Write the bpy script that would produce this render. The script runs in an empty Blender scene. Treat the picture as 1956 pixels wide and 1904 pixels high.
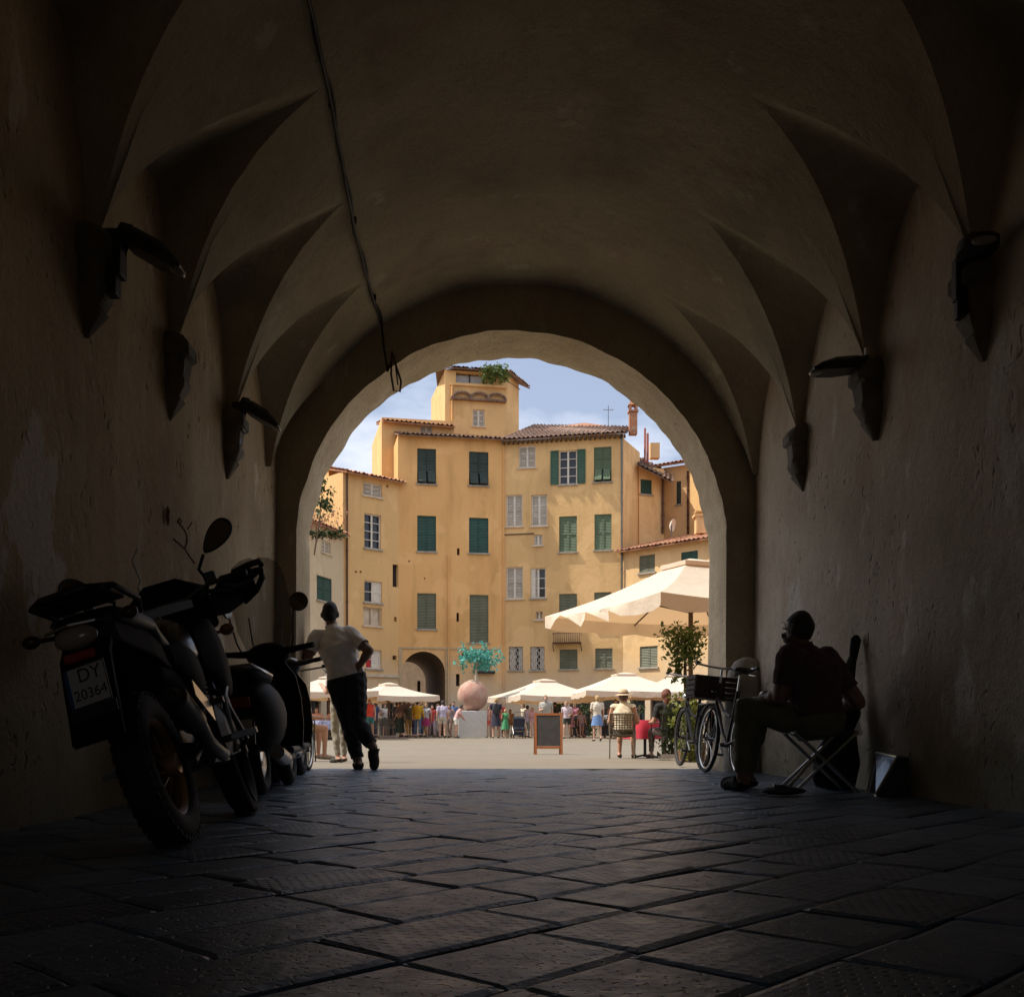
import bpy, bmesh, math, random
import numpy as np
from mathutils import Vector, Matrix, Euler
R = math.radians
SC = bpy.context.scene
COL = SC.collection
# ------------------------------------------------------------------ camera
# photo measurements: eye 0.44 m above the paving, level camera with vertical shift
F = 1956.0; CX = 905.0; HY = 1390.0; CH = 0.44
cam = bpy.data.cameras.new("camera"); camo = bpy.data.objects.new("camera", cam); COL.objects.link(camo)
camo.location = (0, 0, CH); camo.rotation_euler = (R(90), 0, 0)
cam.sensor_width = 36; cam.lens = 36.0
cam.shift_x = (978 - CX) / F; cam.shift_y = (HY - 952) / F
cam.clip_start = 0.05; cam.clip_end = 2000
SC.camera = camo
# ------------------------------------------------------------------ light
SUN_E = 56.0; SUN_A = 0.0      # from the left, a touch from behind the passage front
w = bpy.data.worlds.new("World"); SC.world = w; w.use_nodes = True
nt = w.node_tree; nt.nodes.clear()
out = nt.nodes.new('ShaderNodeOutputWorld'); bg = nt.nodes.new('ShaderNodeBackground')
sky = nt.nodes.new('ShaderNodeTexSky'); sky.sky_type = 'NISHITA'; sky.sun_disc = False
sv = Vector((-math.cos(R(SUN_E)) * math.cos(R(SUN_A)), math.cos(R(SUN_E)) * math.sin(R(SUN_A)), math.sin(R(SUN_E))))
sky.sun_elevation = R(SUN_E); sky.sun_rotation = math.atan2(sv.x, sv.y)
sky.air_density = 1.1; sky.dust_density = 2.5; sky.ozone_density = 1.2
# thin summer clouds low over the roofs, part of the sky itself
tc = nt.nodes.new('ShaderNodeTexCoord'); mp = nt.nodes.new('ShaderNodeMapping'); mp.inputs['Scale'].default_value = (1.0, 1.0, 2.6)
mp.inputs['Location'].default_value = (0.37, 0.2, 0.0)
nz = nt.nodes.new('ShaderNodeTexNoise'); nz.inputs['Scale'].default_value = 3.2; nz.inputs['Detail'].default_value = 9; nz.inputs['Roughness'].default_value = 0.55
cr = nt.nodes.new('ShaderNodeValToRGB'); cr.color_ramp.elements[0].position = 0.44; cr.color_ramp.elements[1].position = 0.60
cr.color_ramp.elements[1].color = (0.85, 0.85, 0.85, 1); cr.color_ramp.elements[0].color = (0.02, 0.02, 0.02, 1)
mx = nt.nodes.new('ShaderNodeMix'); mx.data_type = 'RGBA'
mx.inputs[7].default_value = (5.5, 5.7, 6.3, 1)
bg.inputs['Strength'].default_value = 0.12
L = nt.links.new
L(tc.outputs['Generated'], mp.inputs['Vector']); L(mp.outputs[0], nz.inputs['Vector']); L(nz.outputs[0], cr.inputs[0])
# bright cloud added in the unseen upper sky to lift ambient fill
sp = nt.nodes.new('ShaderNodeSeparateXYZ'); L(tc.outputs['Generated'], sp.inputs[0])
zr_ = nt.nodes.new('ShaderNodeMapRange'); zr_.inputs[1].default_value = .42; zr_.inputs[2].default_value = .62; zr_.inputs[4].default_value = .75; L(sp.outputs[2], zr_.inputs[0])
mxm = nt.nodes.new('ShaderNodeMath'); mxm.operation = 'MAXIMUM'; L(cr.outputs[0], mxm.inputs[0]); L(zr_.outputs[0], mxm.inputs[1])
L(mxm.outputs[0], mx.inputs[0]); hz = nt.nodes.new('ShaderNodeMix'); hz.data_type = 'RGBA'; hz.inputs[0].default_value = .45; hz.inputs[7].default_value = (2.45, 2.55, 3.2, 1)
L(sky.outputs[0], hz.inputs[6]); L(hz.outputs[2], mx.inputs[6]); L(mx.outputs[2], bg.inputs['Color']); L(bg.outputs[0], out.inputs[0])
sl = bpy.data.lights.new("sun", 'SUN'); sl.energy = 3.4; sl.angle = R(0.53); sl.color = (1.0, 0.93, 0.82)
so = bpy.data.objects.new("sun", sl); COL.objects.link(so); so.location = (-20, 0, 40)
so.rotation_euler = (-sv).to_track_quat('-Z', 'Y').to_euler()
SC.view_settings.view_transform = 'Standard'; SC.view_settings.look = 'None'
SC.view_settings.gamma = 1; SC.view_settings.exposure = 0.72; SC.view_settings.use_curve_mapping = False
SC.render.engine = 'CYCLES'
SC.cycles.use_denoising = True; SC.cycles.max_bounces = 10; SC.cycles.diffuse_bounces = 6
SC.cycles.sample_clamp_indirect = 6.0; SC.cycles.caustics_reflective = False; SC.cycles.caustics_refractive = False

# ------------------------------------------------------------------ helpers
def PX(px, d): return (px - CX) * d / F
def PZ(py, d): return CH + (HY - py) * d / F
def P(px, py, d): return Vector((PX(px, d), d, PZ(py, d)))
def G(y):                                    # the piazza is slightly dished
    if y < 11: return 0.0
    if y < 20: return -0.15 * (y - 11) / 9
    if y < 27: return -0.15 - 0.03 * (y - 20) / 7
    if y < 46: return -0.18 + 0.18 * (y - 27) / 19
    return 0.0
def lerp(a, b, t): return a + (b - a) * t

class MB:
    def __init__(s): s.bm = bmesh.new()
    def _add(s, verts, faces, M=None):
        vs = [s.bm.verts.new(M @ Vector(v) if M else Vector(v)) for v in verts]
        for f in faces:
            try: s.bm.faces.new([vs[i] for i in f])
            except ValueError: pass
        return vs
    def box(s, c, d, rot=None, M=None):
        x, y, z = d[0] / 2, d[1] / 2, d[2] / 2
        m = Matrix.Translation(c) @ (Euler(rot).to_matrix().to_4x4() if rot else Matrix())
        if M: m = M @ m
        s._add([(-x,-y,-z),(x,-y,-z),(x,y,-z),(-x,y,-z),(-x,-y,z),(x,-y,z),(x,y,z),(-x,y,z)],
               [(0,3,2,1),(4,5,6,7),(0,1,5,4),(1,2,6,5),(2,3,7,6),(3,0,4,7)], m); return s
    def quad(s, a, b, c, d): s._add([a, b, c, d], [(0, 1, 2, 3)]); return s
    def poly(s, pts): s._add(pts, [tuple(range(len(pts)))]); return s
    def loft(s, rings, caps=True, closed=False):
        n = len(rings[0]); v = []; f = []
        for r in rings: v += [tuple(p) for p in r]
        k = len(rings)
        for i in range(k if closed else k - 1):
            j = (i + 1) % k
            for a in range(n):
                b = (a + 1) % n
                f.append((i*n+a, i*n+b, j*n+b, j*n+a))
        if caps and not closed: f += [tuple(range(n))[::-1], tuple(range((k-1)*n, k*n))]
        s._add(v, f); return s
    def tube(s, pts, r, n=8, closed=False, caps=True):
        pts = [Vector(p) for p in pts]; k = len(pts)
        rs = r if isinstance(r, (list, tuple)) else [r] * k
        rings = []; up = None
        for i, p in enumerate(pts):
            if closed: t = (pts[(i+1) % k] - pts[i-1])
            else: t = pts[min(i+1, k-1)] - pts[max(i-1, 0)]
            if t.length < 1e-9: t = Vector((0, 0, 1))
            t.normalize()
            if up is None:
                up = Vector((0, 0, 1)) if abs(t.z) < .9 else Vector((1, 0, 0))
            u = (up - t * up.dot(t))
            if u.length < 1e-6: u = t.orthogonal()
            u.normalize(); up = u; v = t.cross(u)
            rings.append([p + (u * math.cos(2*math.pi*a/n) + v * math.sin(2*math.pi*a/n)) * rs[i] for a in range(n)])
        s.loft(rings, caps, closed); return s
    def ell(s, c, rad, M3=None, nu=14, nv=9):
        c = Vector(c); rings = []
        for j in range(1, nv):
            th = math.pi * j / nv; ring = []
            for a in range(nu):
                ph = 2*math.pi*a/nu
                p = Vector((rad[0]*math.sin(th)*math.cos(ph), rad[1]*math.sin(th)*math.sin(ph), -rad[2]*math.cos(th)))
                ring.append(c + (M3 @ p if M3 else p))
            rings.append(ring)
        v = [tuple(p) for r in rings for p in r]; n = nu
        f = [(i*n+a, i*n+(a+1) % n, (i+1)*n+(a+1) % n, (i+1)*n+a) for i in range(nv-2) for a in range(n)]
        lo = Vector((0,0,-rad[2])); hi = Vector((0,0,rad[2]))
        v += [tuple(c + (M3 @ lo if M3 else lo)), tuple(c + (M3 @ hi if M3 else hi))]
        f += [((a+1) % n, a, len(v)-2) for a in range(n)] + [((nv-2)*n+a, (nv-2)*n+(a+1) % n, len(v)-1) for a in range(n)]
        s._add(v, f); return s
    def lathe(s, prof, c=(0,0,0), n=24, M3=None, caps=True):
        c = Vector(c); rings = []
        for r, z in prof:
            ring = []
            for a in range(n):
                p = Vector((r*math.cos(2*math.pi*a/n), r*math.sin(2*math.pi*a/n), z))
                ring.append(c + (M3 @ p if M3 else p))
            rings.append(ring)
        s.loft(rings, caps); return s
    def prism(s, poly, fn, t0, t1):           # outline (a, b) -> fn(a, b, t), extruded from t0 to t1
        s.loft([[fn(a, b, t0) for a, b in poly], [fn(a, b, t1) for a, b in poly]]); return s
    def torus(s, c, Rr, r, axis='X', n=36, m=10, sq=1.0):
        pts = []
        rings = []
        for i in range(n):
            a = 2*math.pi*i/n; ring = []
            for j in range(m):
                b = 2*math.pi*j/m; rr = Rr + r*math.cos(b); h = r*sq*math.sin(b)
                q = {'X': (h, rr*math.cos(a), rr*math.sin(a)), 'Y': (rr*math.cos(a), h, rr*math.sin(a)), 'Z': (rr*math.cos(a), rr*math.sin(a), h)}[axis]
                ring.append(Vector(c) + Vector(q))
            rings.append(ring)
        s.loft(rings, False, True); return s
    def jitter(s, amt, seed=0):
        rr = random.Random(seed)
        for v in s.bm.verts: v.co += Vector((rr.uniform(-1,1), rr.uniform(-1,1), rr.uniform(-1,1))) * amt
        return s
    def build(s, name, m, parent=None, smooth=None, bevel=None, recalc=True, subsurf=0):
        if recalc: bmesh.ops.recalc_face_normals(s.bm, faces=s.bm.faces)
        me = bpy.data.meshes.new(name); s.bm.to_mesh(me); s.bm.free()
        return link(name, me, m, parent, smooth, bevel, subsurf)

def link(name, me, m, parent=None, smooth=None, bevel=None, subsurf=0):
    o = bpy.data.objects.new(name, me); COL.objects.link(o)
    if m: me.materials.append(m)
    if parent: o.parent = parent
    if smooth is not None:
        me.polygons.foreach_set('use_smooth', [True] * len(me.polygons)); me.set_sharp_from_angle(angle=R(smooth))
    if bevel:
        b = o.modifiers.new('b', 'BEVEL'); b.width = bevel; b.segments = 2; b.limit_method = 'ANGLE'; b.angle_limit = R(40)
    if subsurf:
        b = o.modifiers.new('s', 'SUBSURF'); b.levels = b.render_levels = subsurf
    return o
def tag(o, label=None, cat=None, group=None, kind=None):
    if label: o['label'] = label
    if cat: o['category'] = cat
    if group: o['group'] = group
    if kind: o['kind'] = kind
    return o
def thing(name, label, cat, loc=(0,0,0), rot=(0,0,0), group=None):
    o = bpy.data.objects.new(name, None); COL.objects.link(o)
    o.empty_display_size = .1; o.location = loc; o.rotation_euler = rot
    return tag(o, label, cat, group)
def copy_tree(o, parent=None):
    c = o.copy(); COL.objects.link(c); c.parent = parent
    for ch in [x for x in SC.objects if x.parent == o]: copy_tree(ch, c)
    return c
def text_mesh(body, size, extr=0.001):
    cu = bpy.data.curves.new('t', 'FONT'); cu.body = body; cu.size = size; cu.extrude = extr; cu.align_x = 'CENTER'; cu.align_y = 'CENTER'
    ob = bpy.data.objects.new('t', cu); COL.objects.link(ob)
    dg = bpy.context.evaluated_depsgraph_get(); me = bpy.data.meshes.new_from_object(ob.evaluated_get(dg))
    bpy.data.objects.remove(ob); bpy.data.curves.remove(cu); me.materials.clear(); return me

# ------------------------------------------------------------------ materials
MATS = {}
def mat(name, col, rough=.7, metal=0.0, var=.12, scale=6.0, bump=0.0, bscale=40.0, spec=.5, coat=0.0):
    if name in MATS: return MATS[name]
    m = bpy.data.materials.new(name); m.use_nodes = True; n = m.node_tree; b = n.nodes['Principled BSDF']
    b.inputs['Roughness'].default_value = rough; b.inputs['Metallic'].default_value = metal
    b.inputs['Specular IOR Level'].default_value = spec; b.inputs['Coat Weight'].default_value = coat
    t = n.nodes.new('ShaderNodeTexCoord'); z = n.nodes.new('ShaderNodeTexNoise'); z.inputs['Scale'].default_value = scale; z.inputs['Detail'].default_value = 5
    n.links.new(t.outputs['Object'], z.inputs['Vector'])
    r = n.nodes.new('ShaderNodeMapRange'); r.inputs[1].default_value = .3; r.inputs[2].default_value = .7; r.inputs[3].default_value = 1 - var; r.inputs[4].default_value = 1 + var
    n.links.new(z.outputs[0], r.inputs[0])
    x = n.nodes.new('ShaderNodeVectorMath'); x.operation = 'SCALE'; x.inputs[0].default_value = col[:3]
    n.links.new(r.outputs[0], x.inputs['Scale']); n.links.new(x.outputs[0], b.inputs['Base Color'])
    if bump:
        z2 = n.nodes.new('ShaderNodeTexNoise'); z2.inputs['Scale'].default_value = bscale; z2.inputs['Detail'].default_value = 6
        n.links.new(t.outputs['Object'], z2.inputs['Vector'])
        bp = n.nodes.new('ShaderNodeBump'); bp.inputs['Strength'].default_value = bump; bp.inputs['Distance'].default_value = .02
        n.links.new(z2.outputs[0], bp.inputs['Height']); n.links.new(bp.outputs[0], b.inputs['Normal'])
    MATS[name] = m; return m
def nd(n, t, **k):
    x = n.nodes.new(t)
    for a, v in k.items():
        if a.startswith('i_'): x.inputs[int(a[2:])].default_value = v
        else: setattr(x, a, v)
    return x
def math_(n, op, a, b=None):
    x = nd(n, 'ShaderNodeMath', operation=op)
    for i, v in enumerate((a, b)):
        if v is None: continue
        if isinstance(v, (int, float)): x.inputs[i].default_value = v
        else: n.links.new(v, x.inputs[i])
    return x.outputs[0]
def mixc(n, fac, a, b):
    x = nd(n, 'ShaderNodeMix', data_type='RGBA')
    for i, v in ((0, fac), (6, a), (7, b)):
        if isinstance(v, (int, float)): x.inputs[i].default_value = v
        elif isinstance(v, tuple): x.inputs[i].default_value = v if len(v) == 4 else (*v, 1)
        else: n.links.new(v, x.inputs[i])
    return x.outputs[2]
def noise(n, co, scale, detail=5, rough=.55, stretch=None):
    z = nd(n, 'ShaderNodeTexNoise'); z.inputs['Scale'].default_value = scale; z.inputs['Detail'].default_value = detail; z.inputs['Roughness'].default_value = rough
    if stretch:
        mm = nd(n, 'ShaderNodeMapping'); mm.inputs['Scale'].default_value = stretch; n.links.new(co, mm.inputs[0]); co = mm.outputs[0]
    n.links.new(co, z.inputs['Vector']); return z.outputs[0]
def ramp(n, v, lo, hi):
    x = nd(n, 'ShaderNodeMapRange'); x.inputs[1].default_value = lo; x.inputs[2].default_value = hi; n.links.new(v, x.inputs[0]); return x.outputs[0]
def new_mat(name):
    m = bpy.data.materials.new(name); m.use_nodes = True; MATS[name] = m
    n = m.node_tree; return m, n, n.nodes['Principled BSDF'], nd(n, 'ShaderNodeTexCoord')

def plaster(name, base, dark, pale, rust, amt_pale=.62, bump=.5, spec=.15, pits=.8, moss=0.0, stain=.45, peel=None):
    m, n, b, t = new_mat(name); co = t.outputs['Object']
    c = mixc(n, ramp(n, noise(n, co, .8, 6), .35, .68), base, dark)
    c = mixc(n, math_(n, 'MULTIPLY', ramp(n, noise(n, co, 1.7, 8, .65, (1, 1, .45)), .52, .62), .55), c, rust)
    c = mixc(n, math_(n, 'MULTIPLY', ramp(n, noise(n, co, 2.3, 9, .6, (1, 1, .5)), amt_pale, amt_pale + .05), .8), c, pale)
    c = mixc(n, math_(n, 'MULTIPLY', ramp(n, noise(n, co, 16, 6, .7, (1, 1, .3)), .56, .64), .6), c, dark)
    vo = nd(n, 'ShaderNodeTexVoronoi'); vo.inputs['Scale'].default_value = 13; wv = nd(n, 'ShaderNodeVectorMath', operation='ADD'); ns_ = nd(n, 'ShaderNodeTexNoise'); ns_.inputs['Scale'].default_value = 6
    mpv = nd(n, 'ShaderNodeMapping'); mpv.inputs['Scale'].default_value = (1, 1, .6); n.links.new(co, mpv.inputs[0]); n.links.new(co, ns_.inputs['Vector']); sc3 = nd(n, 'ShaderNodeVectorMath', operation='SCALE'); sc3.inputs['Scale'].default_value = .25
    n.links.new(ns_.outputs[1], sc3.inputs[0]); n.links.new(mpv.outputs[0], wv.inputs[0]); n.links.new(sc3.outputs[0], wv.inputs[1]); n.links.new(wv.outputs[0], vo.inputs['Vector'])
    pit = math_(n, 'MULTIPLY', ramp(n, vo.outputs['Distance'], .30, .12), ramp(n, noise(n, co, 2.0, 4), .50, .62))
    c = mixc(n, math_(n, 'MULTIPLY', pit, pits), c, tuple(x*.5 for x in dark))
    c = mixc(n, math_(n, 'MULTIPLY', ramp(n, noise(n, co, 1.1, 7, .6), .53, .66), stain), c, tuple(x*.62 for x in dark))
    if peel:
        dv = nd(n, 'ShaderNodeVectorMath', operation='DISTANCE'); mpp = nd(n, 'ShaderNodeMapping'); mpp.inputs['Scale'].default_value = (1, 1, .75); n.links.new(co, mpp.inputs[0]); n.links.new(mpp.outputs[0], dv.inputs[0]); dv.inputs[1].default_value = (peel[0], peel[1], peel[2]*.75)
        pm = math_(n, 'SUBTRACT', math_(n, 'MULTIPLY', noise(n, co, 3.2, 7, .6, (1, 1, .55)), 2.4), math_(n, 'MULTIPLY', dv.outputs['Value'], 1.5))
        c = mixc(n, math_(n, 'MULTIPLY', ramp(n, pm, .72, .80), .9), c, (.74, .66, .58))
    if moss:
        sz = nd(n, 'ShaderNodeSeparateXYZ'); n.links.new(co, sz.inputs[0]); mz = math_(n, 'ADD', sz.outputs[2], math_(n, 'MULTIPLY', noise(n, co, 1.6, 6), 1.6))
        c = mixc(n, math_(n, 'MULTIPLY', ramp(n, mz, 1.35, .95), moss), c, (.14, .14, .085))
    fine = nd(n, 'ShaderNodeMix', data_type='RGBA', blend_type='MULTIPLY'); fine.inputs[0].default_value = .5
    n.links.new(c, fine.inputs[6]); f2 = noise(n, co, 45, 4); rr = nd(n, 'ShaderNodeMapRange'); rr.inputs[3].default_value = .5; rr.inputs[4].default_value = 1.4
    n.links.new(f2, rr.inputs[0]); n.links.new(rr.outputs[0], fine.inputs[7]); n.links.new(fine.outputs[2], b.inputs['Base Color'])
    h = math_(n, 'ADD', noise(n, co, 9, 8, .65), math_(n, 'MULTIPLY', noise(n, co, 60, 5), .25))
    h = math_(n, 'ADD', h, math_(n, 'MULTIPLY', noise(n, co, 1.4, 3), 2.0)); h = math_(n, 'SUBTRACT', h, math_(n, 'MULTIPLY', pit, pits))
    bp = nd(n, 'ShaderNodeBump'); bp.inputs['Strength'].default_value = bump; bp.inputs['Distance'].default_value = .03
    n.links.new(h, bp.inputs['Height']); n.links.new(bp.outputs[0], b.inputs['Normal'])
    b.inputs['Roughness'].default_value = .88; b.inputs['Specular IOR Level'].default_value = spec
    return m
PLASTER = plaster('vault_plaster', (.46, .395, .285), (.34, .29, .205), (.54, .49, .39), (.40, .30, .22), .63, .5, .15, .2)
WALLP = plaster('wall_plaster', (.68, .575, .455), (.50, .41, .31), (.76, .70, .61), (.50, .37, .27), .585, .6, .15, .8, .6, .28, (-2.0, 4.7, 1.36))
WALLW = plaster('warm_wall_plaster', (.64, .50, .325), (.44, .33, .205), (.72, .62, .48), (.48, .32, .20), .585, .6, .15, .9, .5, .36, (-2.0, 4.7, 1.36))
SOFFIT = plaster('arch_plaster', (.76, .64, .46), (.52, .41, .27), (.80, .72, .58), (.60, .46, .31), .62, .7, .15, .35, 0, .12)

def facade_mat(name, base, stain, low):
    m, n, b, t = new_mat(name); co = t.outputs['Object']
    c = mixc(n, ramp(n, noise(n, co, .22, 6), .35, .7), base, stain)
    c = mixc(n, math_(n, 'MULTIPLY', ramp(n, noise(n, co, 1.1, 7, .6, (1, 1, .22)), .50, .68), .7), c, tuple(x*.80 for x in stain))
    c = mixc(n, math_(n, 'MULTIPLY', ramp(n, noise(n, co, .55, 3, .4), .585, .61), .35), c, tuple(min(1, x*1.12+.03) for x in base))
    c = mixc(n, math_(n, 'MULTIPLY', ramp(n, noise(n, co, .42, 4, .5, (1.3, 1, 1)), .60, .63), .4), c, tuple(x*.78 for x in stain))
    # worn pale plaster band near the pavement, edge broken up
    sep = nd(n, 'ShaderNodeSeparateXYZ'); n.links.new(co, sep.inputs[0])
    zz = math_(n, 'ADD', sep.outputs[2], math_(n, 'MULTIPLY', noise(n, co, .8, 6), 3.0))
    c = mixc(n, ramp(n, zz, 6.2, 3.6), c, low)
    c = mixc(n, math_(n, 'MULTIPLY', ramp(n, noise(n, co, 3.5, 6, .7), .6, .75), .25), c, tuple(x*.6 for x in base))
    n.links.new(c, b.inputs['Base Color']); b.inputs['Roughness'].default_value = .9; b.inputs['Specular IOR Level'].default_value = .1
    bp = nd(n, 'ShaderNodeBump'); bp.inputs['Strength'].default_value = .35; bp.inputs['Distance'].default_value = .05
    n.links.new(noise(n, co, 4, 7, .6), bp.inputs['Height']); n.links.new(bp.outputs[0], b.inputs['Normal'])
    return m
OCHRE = facade_mat('ochre_render', (.79, .475, .20), (.72, .415, .165), (.62, .49, .34))
OCHRE2 = facade_mat('yellow_render', (.76, .50, .235), (.68, .435, .195), (.61, .49, .345))
PEACH = facade_mat('peach_render', (.78, .535, .275), (.69, .455, .225), (.60, .47, .33))
PALE = facade_mat('pale_render', (.66, .55, .39), (.57, .46, .31), (.58, .48, .34))

def tile_mat(name, a, b_, c_):
    m, n, b, t = new_mat(name); co = t.outputs['Object']
    c = mixc(n, ramp(n, noise(n, co, 2.2, 6, .7), .4, .62), a, b_)
    c = mixc(n, ramp(n, noise(n, co, 6, 4, .6), .5, .7), c, c_)
    n.links.new(c, b.inputs['Base Color']); b.inputs['Roughness'].default_value = .9
    return m
TILE = tile_mat('roof_tiles', (.44, .19, .10), (.30, .15, .09), (.52, .33, .21))
TILED = tile_mat('weathered_roof_tiles', (.22, .12, .08), (.15, .10, .075), (.36, .24, .17))

def stone_slab_mat():
    m, n, b, t = new_mat('paving_stone')
    uv = nd(n, 'ShaderNodeUVMap'); sep = nd(n, 'ShaderNodeSeparateXYZ'); n.links.new(uv.outputs[0], sep.inputs[0])
    at = nd(n, 'ShaderNodeAttribute', attribute_name='slab'); sa = nd(n, 'ShaderNodeSeparateColor'); n.links.new(at.outputs['Color'], sa.inputs[0])
    co = t.outputs['Object']
    wob = math_(n, 'MULTIPLY', noise(n, co, 9, 3), .02)
    u = math_(n, 'ADD', sep.outputs[0], wob); v = math_(n, 'ADD', sep.outputs[1], wob)
    su = math_(n, 'SINE', math_(n, 'MULTIPLY', u, 2*math.pi/.062))
    sv_ = math_(n, 'SINE', math_(n, 'MULTIPLY', v, 2*math.pi/.034))
    # alternate rows offset: add phase by sign of row
    pit = math_(n, 'MULTIPLY', su, sv_)
    pit = ramp(n, pit, .42, .70)
    grv = ramp(n, math_(n, 'SINE', math_(n, 'MULTIPLY', v, 2*math.pi/.032)), .2, .9)
    rnd = ramp(n, noise(n, co, 55, 2, .5, (1, 1, 1)), .60, .70)
    pit = mixc(n, ramp(n, sa.outputs[1], .55, .56), pit, rnd)
    worn = ramp(n, noise(n, co, 3.0, 5), .28, .50)
    dd = math_(n, 'MULTIPLY', pit, math_(n, 'MULTIPLY', worn, math_(n, 'ADD', .35, sa.outputs[2])))
    tone = nd(n, 'ShaderNodeMapRange'); tone.inputs[3].default_value = .65; tone.inputs[4].default_value = 1.3; n.links.new(sa.outputs[0], tone.inputs[0])
    c = mixc(n, ramp(n, noise(n, co, 5, 8, .65), .3, .7), (.170, .222, .295), (.110, .144, .192))
    sc_ = nd(n, 'ShaderNodeVectorMath', operation='SCALE'); n.links.new(c, sc_.inputs[0]); n.links.new(tone.outputs[0], sc_.inputs['Scale'])
    c = mixc(n, math_(n, 'MULTIPLY', dd, .85), sc_.outputs[0], (.014, .014, .015))
    c = mixc(n, ramp(n, noise(n, co, 38, 3), .70, .74), c, (.2, .19, .18))
    n.links.new(c, b.inputs['Base Color'])
    b.inputs['Specular IOR Level'].default_value = .66; b.inputs['Specular Tint'].default_value = (.64, .81, 1.0, 1)
    n.links.new(math_(n, 'ADD', .17, math_(n, 'MULTIPLY', noise(n, co, 11, 6), .42)), b.inputs['Roughness'])
    h = math_(n, 'SUBTRACT', math_(n, 'ADD', math_(n, 'MULTIPLY', noise(n, co, 30, 8, .6), .5), noise(n, co, 4.5, 4)), math_(n, 'MULTIPLY', dd, .7))
    bp = nd(n, 'ShaderNodeBump'); bp.inputs['Strength'].default_value = .75; bp.inputs['Distance'].default_value = .009
    n.links.new(h, bp.inputs['Height']); n.links.new(bp.outputs[0], b.inputs['Normal'])
    return m
SLAB = stone_slab_mat()
def plaza_mat():
    m, n, b, t = new_mat('piazza_stone'); co = t.outputs['Object']
    mm = nd(n, 'ShaderNodeMapping'); mm.inputs['Rotation'].default_value = (0, 0, R(42)); n.links.new(co, mm.inputs[0])
    br = nd(n, 'ShaderNodeTexBrick'); br.inputs['Scale'].default_value = 1.0; br.inputs['Brick Width'].default_value = .7; br.inputs['Row Height'].default_value = .4
    br.inputs['Mortar Size'].default_value = .008; br.inputs['Color1'].default_value = (.195, .165, .122, 1); br.inputs['Color2'].default_value = (.172, .144, .106, 1); br.inputs['Mortar'].default_value = (.115, .094, .069, 1)
    n.links.new(mm.outputs[0], br.inputs['Vector'])
    c = mixc(n, math_(n, 'MULTIPLY', ramp(n, noise(n, co, .5, 6), .4, .7), .4), br.outputs[0], (.215, .185, .142))
    c = mixc(n, math_(n, 'MULTIPLY', ramp(n, noise(n, co, 2.5, 6, .7), .6, .75), .4), c, (.128, .106, .078))
    n.links.new(c, b.inputs['Base Color']); b.inputs['Roughness'].default_value = .85
    bp = nd(n, 'ShaderNodeBump'); bp.inputs['Strength'].default_value = .4; bp.inputs['Distance'].default_value = .01
    n.links.new(br.outputs[1], bp.inputs['Height']); bp.invert = True; n.links.new(bp.outputs[0], b.inputs['Normal'])
    return m
PLAZA = plaza_mat()
def canvas_mat(name, col, tr):
    m, n, b, t = new_mat(name); o = n.nodes['Material Output']
    d = nd(n, 'ShaderNodeBsdfDiffuse'); d.inputs[0].default_value = (*col, 1); tl = nd(n, 'ShaderNodeBsdfTranslucent'); tl.inputs[0].default_value = (*tr, 1)
    z = noise(n, t.outputs['Object'], 3, 5); bp = nd(n, 'ShaderNodeBump'); bp.inputs['Strength'].default_value = .3; bp.inputs['Distance'].default_value = .1
    n.links.new(z, bp.inputs['Height']); n.links.new(bp.outputs[0], d.inputs['Normal'])
    mx = nd(n, 'ShaderNodeMixShader'); mx.inputs[0].default_value = .32; n.links.new(d.outputs[0], mx.inputs[1]); n.links.new(tl.outputs[0], mx.inputs[2])
    n.nodes.remove(b); n.links.new(mx.outputs[0], o.inputs[0]); return m
CANVAS = canvas_mat('cream_canvas', (.80, .72, .60), (.74, .45, .22))
def leaf_mat(name, a, c2, tr=.3):
    m, n, b, t = new_mat(name); o = n.nodes['Material Output']
    g = nd(n, 'ShaderNodeObjectInfo'); geo = nd(n, 'ShaderNodeNewGeometry')
    c = mixc(n, geo.outputs['Random Per Island'], a, c2)
    n.links.new(c, b.inputs['Base Color']); b.inputs['Roughness'].default_value = .55
    tl = nd(n, 'ShaderNodeBsdfTranslucent'); n.links.new(c, tl.inputs[0])
    mx = nd(n, 'ShaderNodeMixShader'); mx.inputs[0].default_value = tr; n.links.new(b.outputs[0], mx.inputs[1]); n.links.new(tl.outputs[0], mx.inputs[2]); n.links.new(mx.outputs[0], o.inputs[0])
    return m
LEAF = leaf_mat('vine_leaf', (.055, .10, .02), (.16, .20, .045)); LEAFD = leaf_mat('dark_leaf', (.03, .06, .018), (.07, .10, .03))
TURQ = leaf_mat('turquoise_leaf', (.05, .30, .26), (.16, .50, .42)); PINKL = leaf_mat('pink_flower', (.45, .14, .12), (.20, .17, .06))
def glass_mat():
    m, n, b, t = new_mat('window_glass'); b.inputs['Base Color'].default_value = (.03, .035, .04, 1); b.inputs['Roughness'].default_value = .12; return m
GLASS = glass_mat()
def screen_mat():
    m, n, b, t = new_mat('clear_windscreen'); o = n.nodes['Material Output']
    tr = nd(n, 'ShaderNodeBsdfTransparent'); tr.inputs[0].default_value = (.85, .84, .82, 1)
    b.inputs['Base Color'].default_value = (.25, .24, .23, 1); b.inputs['Roughness'].default_value = .2
    mx = nd(n, 'ShaderNodeMixShader'); mx.inputs[0].default_value = .22; n.links.new(tr.outputs[0], mx.inputs[1]); n.links.new(b.outputs[0], mx.inputs[2]); n.links.new(mx.outputs[0], o.inputs[0]); return m
SCREEN = screen_mat()
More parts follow.
